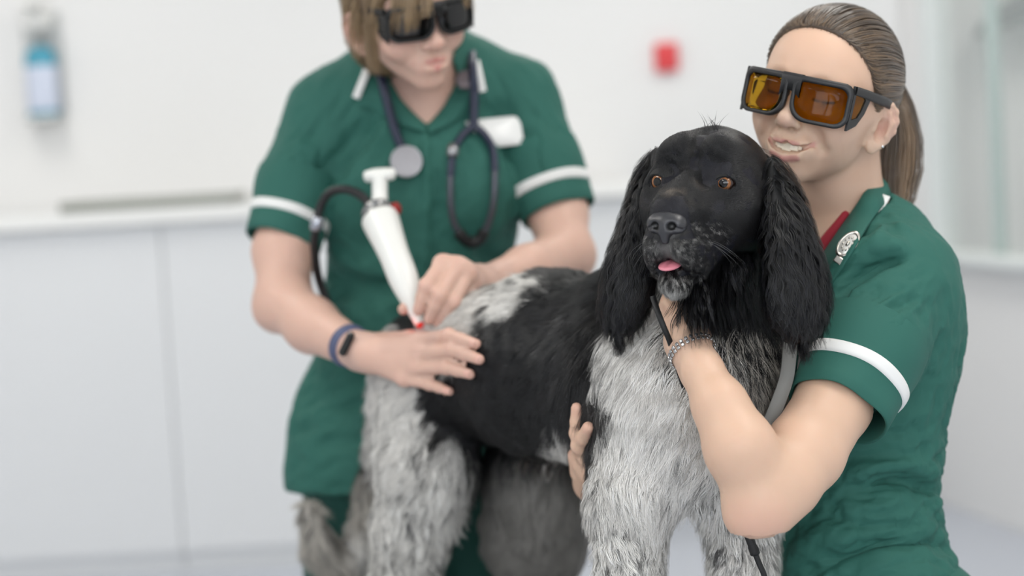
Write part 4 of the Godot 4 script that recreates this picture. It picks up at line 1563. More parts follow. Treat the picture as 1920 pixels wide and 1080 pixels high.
	n.add(net(f, AABB(P(1640, 800, 2.20), Vector3.ZERO).expand(P(1240, 1040, 2.03)).expand(P(1600, 600, 2.32)), 0.0034))
	n.add(net(f, hand_a, 0.0024))
	n.add(net(f, hand_b, 0.0026))
	var m := ArrayMesh.new()
	n.into(m, skin_mat())
	part("body", m, o)
	teeth(head, o)
	m = ArrayMesh.new()
	tn.into(m, green)
	var tunic := part("tunic", m, o)
	var sf := Field.new()
	sf.chain([s0, P(1622, 655, 2.285), s1], [0.073, 0.0665, 0.0585], 0.028)
	sf.cap(s1, s1 + hemn * 0.04, 0.0585, 0.057)
	sleeve_end(o, o, sf, hem, hemn, 0.115, -0.046, green, white)
	var c1 := lapel(o, [Vector3(1490, 470, 2.44), Vector3(1530, 400, 2.50), Vector3(1600, 330, 2.51), Vector3(1644, 322, 2.47), Vector3(1634, 338, 2.41), Vector3(1616, 366, 0), Vector3(1597, 398, 0), Vector3(1575, 430, 0), Vector3(1553, 462, 0), Vector3(1530, 495, 0)],
		[Vector3(1470, 530, 2.46), Vector3(1500, 430, 2.56), Vector3(1610, 385, 2.56), Vector3(1680, 366, 2.50), Vector3(1668, 374, 2.41), Vector3(1652, 390, 0), Vector3(1632, 414, 0), Vector3(1610, 448, 0), Vector3(1584, 492, 0), Vector3(1552, 540, 0)], f, t, green)
	struct_part("collar_trim", tape([Vector3(1662, 367, 2.385), Vector3(1655, 381, 2.378), Vector3(1648, 392, 2.372), Vector3(1640, 402, 2.368)], t, 0.0052, 0.02).mesh(white), c1, o, "white trim")
	# trousers
	var tw := Field.new()
	for s in [-1.0, 1.0]:
		var hip: Vector3 = base + L * (s * 0.09) + Vector3(0, -0.06, 0)
		var knee: Vector3 = Vector3(hip.x, 0.09, hip.z) + F * 0.06
		tw.chain([hip, knee, Vector3(knee.x, 0.075, knee.z) - F * 0.36], [0.102, 0.075, 0.06], 0.03)
	m = ArrayMesh.new()
	net(tw, AABB(Vector3(base.x - 0.5, 0, base.z - 0.5), Vector3(1.0, 0.7, 1.0)), 0.012, false).into(m, green)
	part("trousers", m, o)
	right_hair(o, head, f)
	# red neckline of the shirt below the collar
	var rp := []
	for q in [Vector2(1588, 398), Vector2(1570, 425), Vector2(1548, 456), Vector2(1530, 486)]:
		rp.append(hit(f, q.x, q.y, 0.0))
	var rm := Mould.new()
	rm.tube(curve(rp, 5), [0.0035, 0.005, 0.0055, 0.006, 0.0065, 0.007, 0.0075, 0.008, 0.0085, 0.009, 0.009, 0.0095, 0.0095, 0.009, 0.008, 0.007], 10)
	part("undershirt", rm.mesh(cloth(Color(0.33, 0.025, 0.04))), o, "red neckline under the collar")
	nurse_fob(t)
	wrist_chain(f)
	amber_glasses(head)
	ear_stud(head, f)

# a sub-part laid out in the world
func struct_part(called: String, mesh_: Mesh, parent: Node3D, thing_: Node3D, label := "") -> void:
	var e := MeshInstance3D.new()
	e.name = called
	e.mesh = mesh_
	if label: e.set_meta("label", label)
	parent.add_child(e, true)

const HAIR_DARK := Color(0.060, 0.043, 0.030)
const HAIR_GOLD := Color(0.235, 0.145, 0.075)
func right_hair(o: Node3D, head: Transform3D, face_: Field) -> void:
	var h := Field.new()
	h.base = Color(0.075, 0.052, 0.036)
	h.pen = head
	h.egg(Vector3(0, 0.027, -0.0145), Vector3(0.0780, 0.0905, 0.1025), 0.02)
	h.egg(Vector3(0, 0.022, 0.030), Vector3(0.0672, 0.0742, 0.0662), 0.03)
	h.egg(Vector3(0, 0.022, -0.085), Vector3(0.045, 0.045, 0.045), 0.03)
	h.egg(Vector3(0, -0.034, 0.088), Vector3(0.117, 0.114, 0.087), 0.010, 1)
	h.cut(Vector3(0, -0.030, 0.0), Vector3(0, -1, 0.25), 0.02)
	var hb := AABB(head.origin, Vector3.ZERO)
	for x in [-0.1, 0.1]:
		for y in [-0.06, 0.13]:
			for z in [-0.15, 0.11]:
				hb = hb.expand(head * Vector3(x, y, z))
	var nt := net(h, hb, 0.0035)
	var m := ArrayMesh.new()
	nt.into(m, tinted(0.5))
	var hair := part("hair", m, o)
	var s := Strips.new()
	var mat := tinted(0.30, 0.6)
	var tie := Vector3(0, 0.032, -0.120)
	var inv := head.affine_inverse()
	var flow := func(p: Vector3, _t: float) -> Vector3:
		var q := inv * p
		return head.basis * ((tie - q).normalized() + Vector3(0, 0.28 * clampf(q.z * 12.0, 0.0, 1.0), 0) + Vector3(q.x * 2.0, 0, 0))
	for sp in scatter(nt, 1500, func(_p: Vector3) -> bool: return true):
		var p: Vector3 = sp[0]
		var q := inv * p
		var l := minf(q.distance_to(tie) * 1.05, 0.11)
		if l < 0.03: continue
		var k := rng.randf()
		var c := HAIR_DARK.lerp(HAIR_GOLD, k * k * 0.75)
		lock(s, comb(h, p, l, 9, flow, 0.0022, 0.03, 1.0), 6, 0.0028, 0.00042, c, c * 1.15, 0.6)
	# fine hairs along the hairline
	for sp in scatter(nt, 30000, func(p: Vector3) -> bool:
		var q := inv * p
		var g := ((q - Vector3(0, -0.034, 0.088)) / Vector3(0.117, 0.114, 0.087)).length()
		return g < 1.055 and g > 1.008 and q.y > -0.01):
		var p: Vector3 = sp[0]
		if (sp[1] as Vector3).dot(p - head * Vector3(0, 0.02, -0.01)) < 0.045: continue
		var c := HAIR_DARK.lerp(HAIR_GOLD, 0.15 + rng.randf() * 0.5)
		var back: Vector3 = (head * tie - p).normalized() * rng.randf_range(-0.004, 0.0)
		lock(s, comb(h, p - back, rng.randf_range(0.015, 0.04), 6, flow, 0.0020, 0.02, 1.0), 3, 0.0016, 0.00030, c, c * 1.1, 0.6)
	var e := MeshInstance3D.new()
	e.name = "combed_hair"
	e.mesh = s.mesh(mat)
	e.set_meta("kind", "stuff")
	hair.add_child(e, true)
	# the pony tail
	var pt := Strips.new()
	var path := curve([P(1668, 150, 2.46), P(1676, 200, 2.475), P(1680, 262, 2.475), P(1676, 320, 2.465), P(1674, 372, 2.45), P(1686, 412, 2.44)], 6)
	var rad := [0.014, 0.027, 0.036, 0.039, 0.031, 0.009]
	for k in 1100:
		var a := rng.randf() * TAU
		var r := sqrt(rng.randf())
		var pts := PackedVector3Array()
		var ups := PackedVector3Array()
		var ph := rng.randf() * TAU
		for i in path.size():
			var u := float(i) / (path.size() - 1) * 5.0
			var w := lerpf(rad[mini(int(u), 4)], rad[mini(int(u) + 1, 5)], u - int(u)) * r
			var d := lens.x * cos(a) + lens.z * sin(a) * 0.8
			pts.append(path[i] + d * w + lens.x * sin(ph + u * 1.3) * 0.0012)
			ups.append((d + lens.z * 0.4).normalized())
		var c := HAIR_DARK.lerp(HAIR_GOLD, clampf(0.5 + 0.5 * cos(a * 5.0 + ph * 0.15), 0.0, 1.0) * (0.55 + 0.45 * cos(a)))  # darker to the left, golden to the right: shading put into the colour
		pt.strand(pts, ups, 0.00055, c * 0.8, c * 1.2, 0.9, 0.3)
	part("ponytail", pt.mesh(mat), o).set_meta("kind", "stuff")
	var band_m := Mould.new()
	var ring := []
	for k in 17:
		var a := TAU * k / 16
		ring.append(head * (tie + Vector3(cos(a) * 0.016, sin(a) * 0.016, -0.004)))
	band_m.tube(ring, 0.004, 8, false)
	part("hair_tie", band_m.mesh(paint_mat(Color(0.05, 0.05, 0.05), 0.7)), o)

# silver brooch pinned on the lapel
func nurse_fob(t: Field) -> void:
	var c := hit(t, 1590, 458, 0.034)
	var n := (t.grad(c, 0.004) * 0.6 + lens.z).normalized()
	var x := (lens.x * 0.62 - lens.y * -0.78).normalized()
	x = (x - n * x.dot(n)).normalized()
	var fr := Transform3D(Basis(x, n, x.cross(n)), c)
	var o := thing("brooch", "oval silver brooch pinned below the collar of the smiling woman", "brooch", c)
	var silver := paint_mat(Color(0.78, 0.76, 0.72), 0.22, 1.0)
	var ov := fr * Transform3D(Basis().scaled(Vector3(1.45, 1, 0.82)), Vector3.ZERO)
	var m := Mould.new()
	m.lathe([Vector2(0.0, -0.0015), Vector2(0.0115, -0.0015), Vector2(0.0135, 0.0), Vector2(0.0130, 0.0018), Vector2(0.0112, 0.0022), Vector2(0.0100, 0.0010)], ov, 32)
	part("rim", m.mesh(silver), o)
	m = Mould.new()
	m.lathe([Vector2(0.0101, 0.0010), Vector2(0.008, 0.0018), Vector2(0.0045, 0.0024), Vector2(0.0, 0.0026)], ov, 32)
	part("face", m.mesh(paint_mat(Color(0.86, 0.85, 0.82), 0.3, 0.4)), o)
	m = Mould.new()
	for k in 10:
		var a := TAU * k / 10
		m.lathe([Vector2(0.0016, 0.0012), Vector2(0.0012, 0.0030), Vector2(0.0, 0.0034)], ov * Transform3D(Basis(), Vector3(cos(a) * 0.0062, 0, sin(a) * 0.0062)), 8)
	m.lathe([Vector2(0.003, 0.002), Vector2(0.0022, 0.0038), Vector2(0.0, 0.0044)], ov, 12)
	part("ornament", m.mesh(silver), o)
	m = Mould.new()
	m.bevel_box(Vector3(-0.0225, 0.0, 0.004), Vector3(0.009, 0.003, 0.012), 0.001, fr)
	part("hanger", m.mesh(silver), o)

# bracelet of small square links at her wrist
func wrist_chain(f: Field) -> void:
	var a := P(1294, 660, 2.180)
	var axis := (P(1288, 640, 2.188) - P(1344, 740, 2.14)).normalized()
	var o := thing("bracelet", "silver link bracelet on the wrist under the spaniel's chin", "bracelet", a)
	var u := axis.cross(lens.x).normalized()
	var v := axis.cross(u)
	var silver := paint_mat(Color(0.72, 0.72, 0.72), 0.25, 0.9)
	for k in 26:
		var an := TAU * k / 26
		var d := u * cos(an) + v * sin(an)
		var p := f.shoot(a + d * 0.045, -d, 0.045)
		var m := Mould.new()
		var side := axis.cross(d)
		for j in [-1, 1]:
			m.bevel_box(Vector3(0, 0.0012, j * 0.0026), Vector3(0.0044, 0.0024, 0.0042), 0.0008, Transform3D(Basis(side, d, axis), p))
		part("link", m.mesh(silver), o)

func ear_stud(head: Transform3D, f: Field) -> void:
	var p := f.shoot(head * Vector3(0.12, -0.0450, -0.008), -head.basis.x.normalized(), 0.1)
	var o := thing("earring", "tiny silver stud in the ear lobe of the smiling woman", "earring", p)
	var m := Mould.new()
	m.lathe([Vector2(0.0019, -0.001), Vector2(0.0019, 0.0006), Vector2(0.0013, 0.0014), Vector2(0, 0.0017)], Transform3D(Basis(head.basis.z.normalized(), head.basis.x.normalized(), -head.basis.y.normalized()), p), 12)
	part("stud", m.mesh(paint_mat(Color(0.85, 0.85, 0.85), 0.15, 1.0)), o)
# ---------------------------------------------------------------- wrap-round safety glasses
func rrect(a: float, hx: float, hy: float, r_in: float, r_out: float, s: float) -> Vector2:
	# point of a rounded rectangle in direction a; r_in rounds the lower corner by the nose
	var d := Vector2(cos(a), sin(a))
	var r := 0.010
	if d.y < 0: r = r_in if d.x * s < 0 else r_out
	var lo := 0.0
	var hi := 0.1
	for i in 22:
		var m := (lo + hi) * 0.5
		var q := (d * m).abs() - Vector2(hx - r, hy - r)
		var e := q.max(Vector2.ZERO).length() + minf(maxf(q.x, q.y), 0.0) - r
		if e < 0: lo = m
		else: hi = m
	return d * lo

func on_face(head: Transform3D, u: float, v: float, out: float) -> Vector3:
	var z := 0.110 - 4.4 * u * u
	var n := Vector3(8.8 * u, 0, 1).normalized()
	return head * (Vector3(u, v, z) + n * out)

func safety_glasses(o: Node3D, head: Transform3D, frame: Material, glass: Material) -> void:
	var m := Mould.new()
	for s in [-1.0, 1.0]:
		var c := Vector2(s * 0.0372, -0.0075)
		var rows := [[], [], [], [], [], []]
		var lens_f := [[], [], []]
		var lens_b := [[], [], []]
		for k in 57:
			var a := TAU * k / 56
			var i := c + rrect(a, 0.0292, 0.0215, 0.020, 0.012, s)
			var e := c + rrect(a, 0.0345, 0.0265, 0.023, 0.015, s)
			e.y += 0.0025 if sin(a) > 0.3 else 0.0
			rows[0].append(on_face(head, i.x, i.y, -0.0025)); rows[1].append(on_face(head, i.x, i.y, 0.0018)); rows[2].append(on_face(head, lerpf(i.x, e.x, 0.3), lerpf(i.y, e.y, 0.3), 0.0030))
			rows[3].append(on_face(head, lerpf(i.x, e.x, 0.8), lerpf(i.y, e.y, 0.8), 0.0028)); rows[4].append(on_face(head, e.x, e.y, 0.001)); rows[5].append(on_face(head, e.x, e.y, -0.006 if sin(a) > 0.0 else -0.003))
			for j in 3:
				var g: Vector2 = c + (i - c) * [0.0, 0.6, 1.02][j]
				lens_f[j].append(on_face(head, g.x, g.y, 0.0008)); lens_b[j].append(on_face(head, g.x, g.y, -0.0010))
		rows.append(rows[0])
		m.grid(rows)
		var lm := Mould.new()
		lm.grid([lens_f[0], lens_f[1], lens_f[2], lens_b[2], lens_b[1], lens_b[0]])
		part("lens", lm.mesh(glass), o)
	# bridge
	var rb := [[], [], [], [], []]
	for k in 13:
		var u := lerpf(-0.013, 0.013, k / 12.0)
		var lo := -0.002 + 0.003 * (1.0 - pow(absf(u) / 0.013, 2.0)) - 0.004 * pow(absf(u) / 0.013, 2.0)
		rb[0].append(on_face(head, u, lo, -0.004)); rb[1].append(on_face(head, u, lo, 0.0026)); rb[2].append(on_face(head, u, 0.018, 0.0030)); rb[3].append(on_face(head, u, 0.0222, 0.001)); rb[4].append(on_face(head, u, 0.0222, -0.006))
	rb.append(rb[0])
	m.grid(rb)
	part("frame", m.mesh(frame), o)
	for s in [-1.0, 1.0]:
		# side shield: frame round a small side lens, running into the temple arm
		var side := func(t: float, v: float, out: float) -> Vector3: return head * Vector3(s * (0.0715 + 0.007 * t + out), v, 0.087 - 0.052 * t)
		var q0 := [Vector2(0.0, 0.0205), Vector2(0.62, 0.0165), Vector2(0.80, 0.013), Vector2(0.62, -0.010), Vector2(0.36, -0.026), Vector2(0.0, -0.034)]
		var q1 := [Vector2(0.10, 0.0105), Vector2(0.50, 0.0085), Vector2(0.56, 0.006), Vector2(0.46, -0.008), Vector2(0.34, -0.0165), Vector2(0.10, -0.020)]
		m = Mould.new()
		var r := [[], [], [], [], []]
		for k in 7:
			var e: Vector2 = q0[k % 6]
			var i: Vector2 = q1[k % 6]
			r[0].append(side.call(i.x, i.y, -0.002)); r[1].append(side.call(i.x, i.y, 0.001)); r[2].append(side.call(e.x, e.y, 0.001)); r[3].append(side.call(e.x, e.y, -0.002)); r[4].append(r[0][-1])
		for k in 4: m.grid([r[k], r[k + 1]], false, false, false)
		part("side_shield", m.mesh(frame), o)
		m = Mould.new()
		var fr := []
		var bk := []
		var cf := []
		var cb := []
		for k in 7:
			var i: Vector2 = q1[k % 6]
			i = Vector2(0.3, -0.004) + (i - Vector2(0.3, -0.004)) * 1.03
			fr.append(side.call(i.x, i.y, 0.0002)); bk.append(side.call(i.x, i.y, -0.0012)); cf.append(side.call(0.3, -0.004, 0.0002)); cb.append(side.call(0.3, -0.004, -0.0012))
		for pair in [[cf, fr], [fr, bk], [bk, cb]]: m.grid(pair, false, false, false)
		part("side_lens", m.mesh(glass), o)
		m = Mould.new()
		var rows := []
		for a in [[0.085, 0.0205, 0.0105, 0.0725], [0.060, 0.0190, 0.0085, 0.0760], [0.035, 0.0170, 0.0055, 0.0795], [0.010, 0.0150, 0.0035, 0.0815], [-0.006, 0.0125, 0.0010, 0.0815], [-0.020, 0.0065, -0.0050, 0.0805], [-0.034, -0.0060, -0.0140, 0.0795], [-0.040, -0.0140, -0.0190, 0.0790]]:
			var row := []
			for k in 8:
				var an := TAU * k / 8 + PI / 8
				row.append(head * Vector3(s * (a[3] + 0.0019 * clampf(cos(an) * 1.6, -1, 1)), (a[1] + a[2]) * 0.5 + (a[1] - a[2]) * 0.5 * clampf(sin(an) * 1.25, -1, 1), a[0]))
			rows.append(row)
		m.grid(rows, true)
		part("temple", m.mesh(frame), o)

func amber_glasses(head: Transform3D) -> void:
	var at := head * Vector3(0, 0, 0.1)
	var o := thing("safety_glasses", "black framed wraparound safety glasses with amber lenses on the smiling woman", "glasses", at)
	var glass := paint_mat(Color(0.70, 0.53, 0.10, 0.0), 0.02)
	glass.refraction_enabled = true
	glass.refraction_scale = 0.02
	safety_glasses(o, head, paint_mat(Color(0.115, 0.115, 0.12), 0.42), glass)
# ---------------------------------------------------------------- the nurse at the left, bent over the dog's back with the probe
var left_tunic: Field
var left_body: Field

# a point of a picture list on a field, unless it gives its own depth
func on(f: Field, q: Vector3, off: float) -> Vector3:
	return P(q.x, q.y, q.z) if q.z > 0.0 else hit(f, q.x, q.y, off)

# a collar laid between its upper edge by the neck and its falling edge on the tunic
func lapel(parent: Node3D, tops: Array, falls: Array, body: Field, tunic: Field, mat: Material) -> MeshInstance3D:
	var r := [[], [], [], [], [], []]
	var tp := []
	var fl := []
	for i in tops.size():
		tp.append(on(body, tops[i], 0.004))
		fl.append(on(tunic, falls[i], 0.007))
	tp = curve(tp, 5)
	fl = curve(fl, 5)
	for i in tp.size():
		var a: Vector3 = tp[i]
		var b: Vector3 = fl[i]
		var t: Vector3 = (tp[mini(i + 1, tp.size() - 1)] - tp[maxi(i - 1, 0)]).normalized()
		var n := t.cross(b - a).normalized()
		if n.dot(lens.z) < 0: n = -n
		r[0].append(a - n * 0.005 + (b - a) * 0.25); r[1].append(a - n * 0.001); r[2].append(a + n * 0.003 + (b - a) * 0.06); r[3].append(a.lerp(b, 0.5) + n * 0.006); r[4].append(b + n * 0.0015); r[5].append(b - n * 0.002)
	r.append(r[0])
	var m := Mould.new()
	m.grid(r)
	return part("collar", m.mesh(mat), parent)

# a flat tape along picture points on a field
func tape(pts: Array, f: Field, w: float, off: float) -> Mould:
	var q := []
	for p in pts: q.append(on(f, p, off))
	q = curve(q, 6)
	var r := [[], [], [], [], []]
	for i in q.size():
		var t: Vector3 = (q[mini(i + 1, q.size() - 1)] - q[maxi(i - 1, 0)]).normalized()
		var n: Vector3 = lens.z
		if f: n = (f.grad(q[i], 0.003) + lens.z).normalized()
		var s := t.cross(n).normalized() * w
		n = s.cross(t).normalized()
		if n.dot(lens.z) < 0: n = -n
		r[0].append(q[i] - s - n * 0.001); r[1].append(q[i] - s * 0.9 + n * 0.001); r[2].append(q[i] + s * 0.9 + n * 0.001); r[3].append(q[i] + s - n * 0.001); r[4].append(q[i] - n * 0.0015)
	r.append(r[0])
	var m := Mould.new()
	m.grid(r)
	return m

# the lower end of a sleeve: a stiff open tube that follows the field sf down to the hem at c, and its white band
func sleeve_end(parent: Node3D, thing_: Node3D, sf: Field, c: Vector3, axis: Vector3, length: float, at: float, mat: Material, trim: Material) -> void:
	axis = axis.normalized()
	var u := axis.cross(lens.x).normalized()
	var v := axis.cross(u)
	var ring := func(s: float, off: float) -> Array:
		var row := []
		for k in 64:
			var an := TAU * k / 64
			var d := u * cos(an) + v * sin(an)
			var p := sf.shoot(c + axis * s + d * 0.13, -d, 0.13)
			var w := 0.0022 * sin(an * 3.0 + s * 20.0) + 0.0016 * sin(an * 5.0 + 1.3 - s * 35.0)
			row.append(p + d * (off + w * smoothstep(-length, 0.0, s)))
		return row
	var rows := []
	for i in 9:
		rows.append(ring.call(lerpf(-length, 0.0, i / 8.0), 0.0012 * (i / 8.0)))
	rows.append(ring.call(0.0012, -0.0006))
	for i in 5:
		rows.append(ring.call(lerpf(-0.0005, -length * 0.8, i / 4.0), -0.0030))
	var m := Mould.new()
	m.grid(rows, true)
	var o := part("sleeve_cuff", m.mesh(mat), parent)
	rows = []
	for q in [[-0.0075, 0.0], [-0.0070, 0.0030], [-0.003, 0.0034], [0.003, 0.0034], [0.0070, 0.0030], [0.0075, 0.0]]:
		rows.append(ring.call(at + q[0], q[1]))
	m = Mould.new()
	m.grid(rows, true)
	struct_part("sleeve_trim", m.mesh(trim), o, thing_, "white band")

func left_nurse() -> void:
	var hb_ := Basis(Vector3.BACK, deg_to_rad(5.7)) * Basis(Vector3.RIGHT, deg_to_rad(20.5)) * Basis(Vector3.UP, deg_to_rad(26.0))
	var head := Transform3D(lens * hb_, P(757, 17, 2.78))
	var tf := lens * Basis(Vector3.UP, deg_to_rad(4)) * Basis(Vector3.RIGHT, deg_to_rad(8))
	var base := P(775, 900, 3.0)
	var o := thing("person", "woman in a green tunic treating the spaniel's back, fringe over dark glasses", "person", Vector3(base.x, 0, base.z))
	var t := Field.new()
	left_tunic = t
	t.egg(P(795, 265, 2.98), Vector3(0.172, 0.165, 0.105), 0.03, 0, tf)
	t.egg(P(790, 430, 2.97), Vector3(0.150, 0.16, 0.103), 0.05, 0, tf)
	t.egg(P(778, 610, 2.99), Vector3(0.148, 0.15, 0.100), 0.05, 0, tf)
	t.egg(P(768, 790, 3.01), Vector3(0.188, 0.15, 0.118), 0.06, 0, tf)
	t.egg(P(768, 900, 3.01), Vector3(0.200, 0.14, 0.126), 0.05, 0, tf)
	for s in [-1.0, 1.0]:
		t.egg(P(795 + s * 88, 350, 2.90), Vector3(0.066, 0.07, 0.05), 0.05, 0, tf)
	t.cap(P(792, 118, 2.97), P(626, 205, 2.97), 0.058, 0.060, 0.05)
	t.cap(P(792, 118, 2.97), P(964, 180, 2.97), 0.058, 0.060, 0.05)
	var sl := [[P(612, 215, 2.97), P(559, 350, 2.93), P(520, 490, 2.885)], [P(972, 192, 2.97), P(1013, 310, 2.94), P(1056, 430, 2.91)]]
	var hems := [P(529, 456, 2.895), P(1048, 400, 2.92)]
	for s in 2:
		t.chain([sl[s][0], sl[s][1], (sl[s][1] as Vector3).lerp(sl[s][2], 0.45)], [0.063, 0.058, 0.054], 0.03)
	t.cut(P(770, 915, 3.0), -lens.y + lens.x * 0.02, 0.004)
	# folds: from the armpits, over the bust, at the waist, down the front placket
	fold(t, [Vector2(610, 340), Vector2(640, 290), Vector2(690, 230)], 0.0126, 0.025, true)
	fold(t, [Vector2(985, 320), Vector2(965, 260), Vector2(930, 200)], 0.0112, 0.02, true)
	fold(t, [Vector2(798, 240), Vector2(800, 330), Vector2(798, 450), Vector2(790, 570)], 0.0049, 0.008)
	fold(t, [Vector2(815, 240), Vector2(818, 330), Vector2(815, 450), Vector2(806, 560)], 0.0042, 0.008, true)
	fold(t, [Vector2(620, 520), Vector2(680, 545), Vector2(740, 540)], 0.0112, 0.025, true)
	fold(t, [Vector2(900, 470), Vector2(930, 500), Vector2(960, 490)], 0.0112, 0.02, true)
	t.cap(P(794, 60, 2.94), P(797, 165, 2.93), 0.062, 0.050, 0.008, 1)
	t.cap(P(797, 160, 2.90), P(801, 236, 2.865), 0.052, 0.007, 0.006, 1)
	var green := cloth(GREEN)
	var white := cloth(Color(0.80, 0.80, 0.78))
	var tn := net(t, AABB(P(780, 500, 3.0) - Vector3(0.36, 0.42, 0.22), Vector3(0.70, 0.85, 0.42)), 0.0058, false)
	tn.push(func(p: Vector3, _n: Vector3) -> float:
		return ragged.get_noise_3dv(p * 14.0) * 0.0035 \
			+ wrinkle(p, P(630, 290, 2.90), 0.15, P(700, 220, 2.9) - P(610, 350, 2.9), 20.0, 0.0150) \
			+ wrinkle(p, P(985, 260, 2.90), 0.15, P(930, 180, 2.9) - P(1000, 340, 2.9), 20.0, 0.0150) \
			+ wrinkle(p, P(690, 560, 2.90), 0.17, lens.x - lens.y * 0.4, 20.0, 0.0150) \
			+ wrinkle(p, P(620, 780, 2.90), 0.17, lens.x + lens.y * 0.3, 20.0, 0.0135) \
			+ wrinkle(p, P(900, 430, 2.90), 0.13, lens.x * 0.6 + lens.y, 20.0, 0.0105))
	var f := Field.new()
	left_body = f
	f.base = Color(0.66, 0.420, 0.335)
	face_ops(f, head, false)
	f.chain([P(772, 30, 2.86), P(790, 150, 2.935), P(796, 250, 2.97)], [0.052, 0.052, 0.066], 0.02)
	f.egg(P(795, 275, 2.985), Vector3(0.155, 0.150, 0.090), 0.03, 0, tf)
	f.egg(P(785, 500, 3.0), Vector3(0.122, 0.22, 0.075), 0.05, 0, tf)
	f.egg(P(768, 800, 3.02), Vector3(0.145, 0.16, 0.085), 0.05, 0, tf)
	var el := P(532, 566, 2.845)
	f.chain([P(612, 215, 2.97), P(531, 470, 2.888), el], [0.052, 0.0440, 0.040], 0.02)
	f.chain([el, P(585, 610, 2.78), P(672, 658, 2.665)], [0.041, 0.0385, 0.0265], 0.02)
	f.ball(P(514, 584, 2.85), 0.022, 0.03)
	var hand_a := hand(f, P(682, 660, 2.645), [
		[on_dog(785, 640, 0.0234), on_dog(842, 629, 0.0234), on_dog(893, 645, 0.0187)],
		[on_dog(790, 664, 0.0250), on_dog(850, 656, 0.0250), on_dog(899, 674, 0.0187)],
		[on_dog(782, 690, 0.0234), on_dog(838, 689, 0.0234), on_dog(882, 702, 0.0187)],
		[on_dog(758, 710, 0.0218), on_dog(806, 720, 0.0203), on_dog(843, 734, 0.0172)]],
		[P(715, 642, 2.655), on_dog(768, 634, 0.0078), on_dog(815, 634, 0.0062)], 0.0090, 0.0265)
	var er := P(1060, 476, 2.865)
	f.chain([P(972, 192, 2.97), P(1046, 400, 2.917), er], [0.052, 0.0435, 0.040], 0.02)
	f.chain([er, P(990, 508, 2.77), P(905, 535, 2.69)], [0.0405, 0.0355, 0.0255], 0.02)
	f.ball(P(1076, 486, 2.875), 0.022, 0.03)
	var hand_b := hand(f, P(902, 536, 2.682), [
		[P(830, 495, 2.622), P(800, 536, 2.590), P(784, 582, 2.598)],
		[P(858, 500, 2.616), P(826, 552, 2.584), P(805, 598, 2.596)],
		[P(877, 512, 2.620), P(850, 566, 2.590), P(824, 608, 2.602)],
		[P(890, 530, 2.634), P(874, 576, 2.610), P(856, 606, 2.620)]],
		[P(862, 520, 2.665), P(822, 535, 2.672), P(780, 560, 2.660), P(756, 580, 2.640)], 0.0100, 0.025)
	# legs down to the floor
	for s in [-1.0, 1.0]:
		var hip: Vector3 = base + lens.x * (s * 0.09)
		f.chain([hip + Vector3(0, 0, -0.02), Vector3(hip.x + s * 0.01, 0.46, hip.z - 0.01), Vector3(hip.x + s * 0.01, 0.09, hip.z - 0.03)], [0.075, 0.055, 0.038], 0.03)
		f.cap(Vector3(hip.x + s * 0.01, 0.05, hip.z - 0.04), Vector3(hip.x + s * 0.03, 0.035, hip.z + 0.13), 0.042, 0.035, 0.02)
	var n := Net.new()
	var inside := net(f, AABB(Vector3(base.x - 0.40, 0, base.z - 0.35), Vector3(0.80, 1.62, 0.85)), 0.014)
	inside.push(func(_p: Vector3, _n: Vector3) -> float: return -0.004)
	n.add(inside)
	var hb := AABB(head.origin, Vector3.ZERO)
	for x in [-0.1, 0.1]:
		for y in [-0.115, 0.12]:
			for z in [-0.12, 0.125]:
				hb = hb.expand(head * Vector3(x, y, z))
	n.add(net(f, hb, 0.0030))
	n.add(net(f, AABB(P(795, 190, 2.92), Vector3.ZERO).grow(0.09), 0.005))
	n.add(net(f, AABB(P(480, 440, 2.9), Vector3.ZERO).expand(P(700, 720, 2.66)).expand(P(620, 440, 2.8)).grow(0.03), 0.0045))
	n.add(net(f, AABB(P(1110, 380, 2.9), Vector3.ZERO).expand(P(900, 560, 2.68)).expand(P(980, 400, 2.8)).grow(0.03), 0.0045))
	n.add(net(f, hand_a, 0.0030))
	n.add(net(f, hand_b, 0.0030))
	var m := ArrayMesh.new()
	n.into(m, skin_mat())
	var skin := part("body", m, o)
	for q in [[842, 629, 0.0234, 893, 645, 0.0187], [850, 656, 0.025, 899, 674, 0.0187], [838, 689, 0.0234, 882, 702, 0.0187], [806, 720, 0.0203, 843, 734, 0.0172]]:
		var tip := on_dog(q[3], q[4], q[5])
		nail(skin, tip, (tip - on_dog(q[0], q[1], q[2])).normalized(), lens.z, 0.0072)
	m = ArrayMesh.new()
	tn.into(m, green)
	var tunic := part("tunic", m, o)
	for s in 2:
		var sf := Field.new()
		sf.chain(sl[s], [0.064, 0.0600, 0.0565], 0.03)
		sleeve_end(o, o, sf, hems[s], (sl[s][2] as Vector3) - sl[s][0], 0.11, -0.040, green, white)
	# collar halves with their white ends
	var c1 := lapel(o, [Vector3(706, 70, 2.93), Vector3(709, 112, 2.905), Vector3(733, 158, 2.885), Vector3(766, 201, 0), Vector3(797, 234, 0)], [Vector3(690, 86, 2.95), Vector3(668, 186, 0), Vector3(700, 208, 0), Vector3(745, 232, 0), Vector3(793, 246, 0)], f, t, green)
	struct_part("collar_trim", tape([Vector3(700, 92, 2.935), Vector3(686, 136, 0), Vector3(667, 184, 0)], t, 0.0062, 0.014).mesh(white), c1, o, "white trim")
	var c2 := lapel(o, [Vector3(878, 70, 2.95), Vector3(874, 118, 2.92), Vector3(854, 165, 2.89), Vector3(828, 204, 0), Vector3(803, 236, 0)], [Vector3(892, 84, 2.96), Vector3(908, 175, 0), Vector3(880, 205, 0), Vector3(846, 232, 0), Vector3(806, 248, 0)], f, t, green)
	struct_part("collar_trim", tape([Vector3(886, 88, 2.95), Vector3(896, 130, 0), Vector3(905, 172, 0)], t, 0.0062, 0.014).mesh(white), c2, o, "white trim")
	var tw := Field.new()
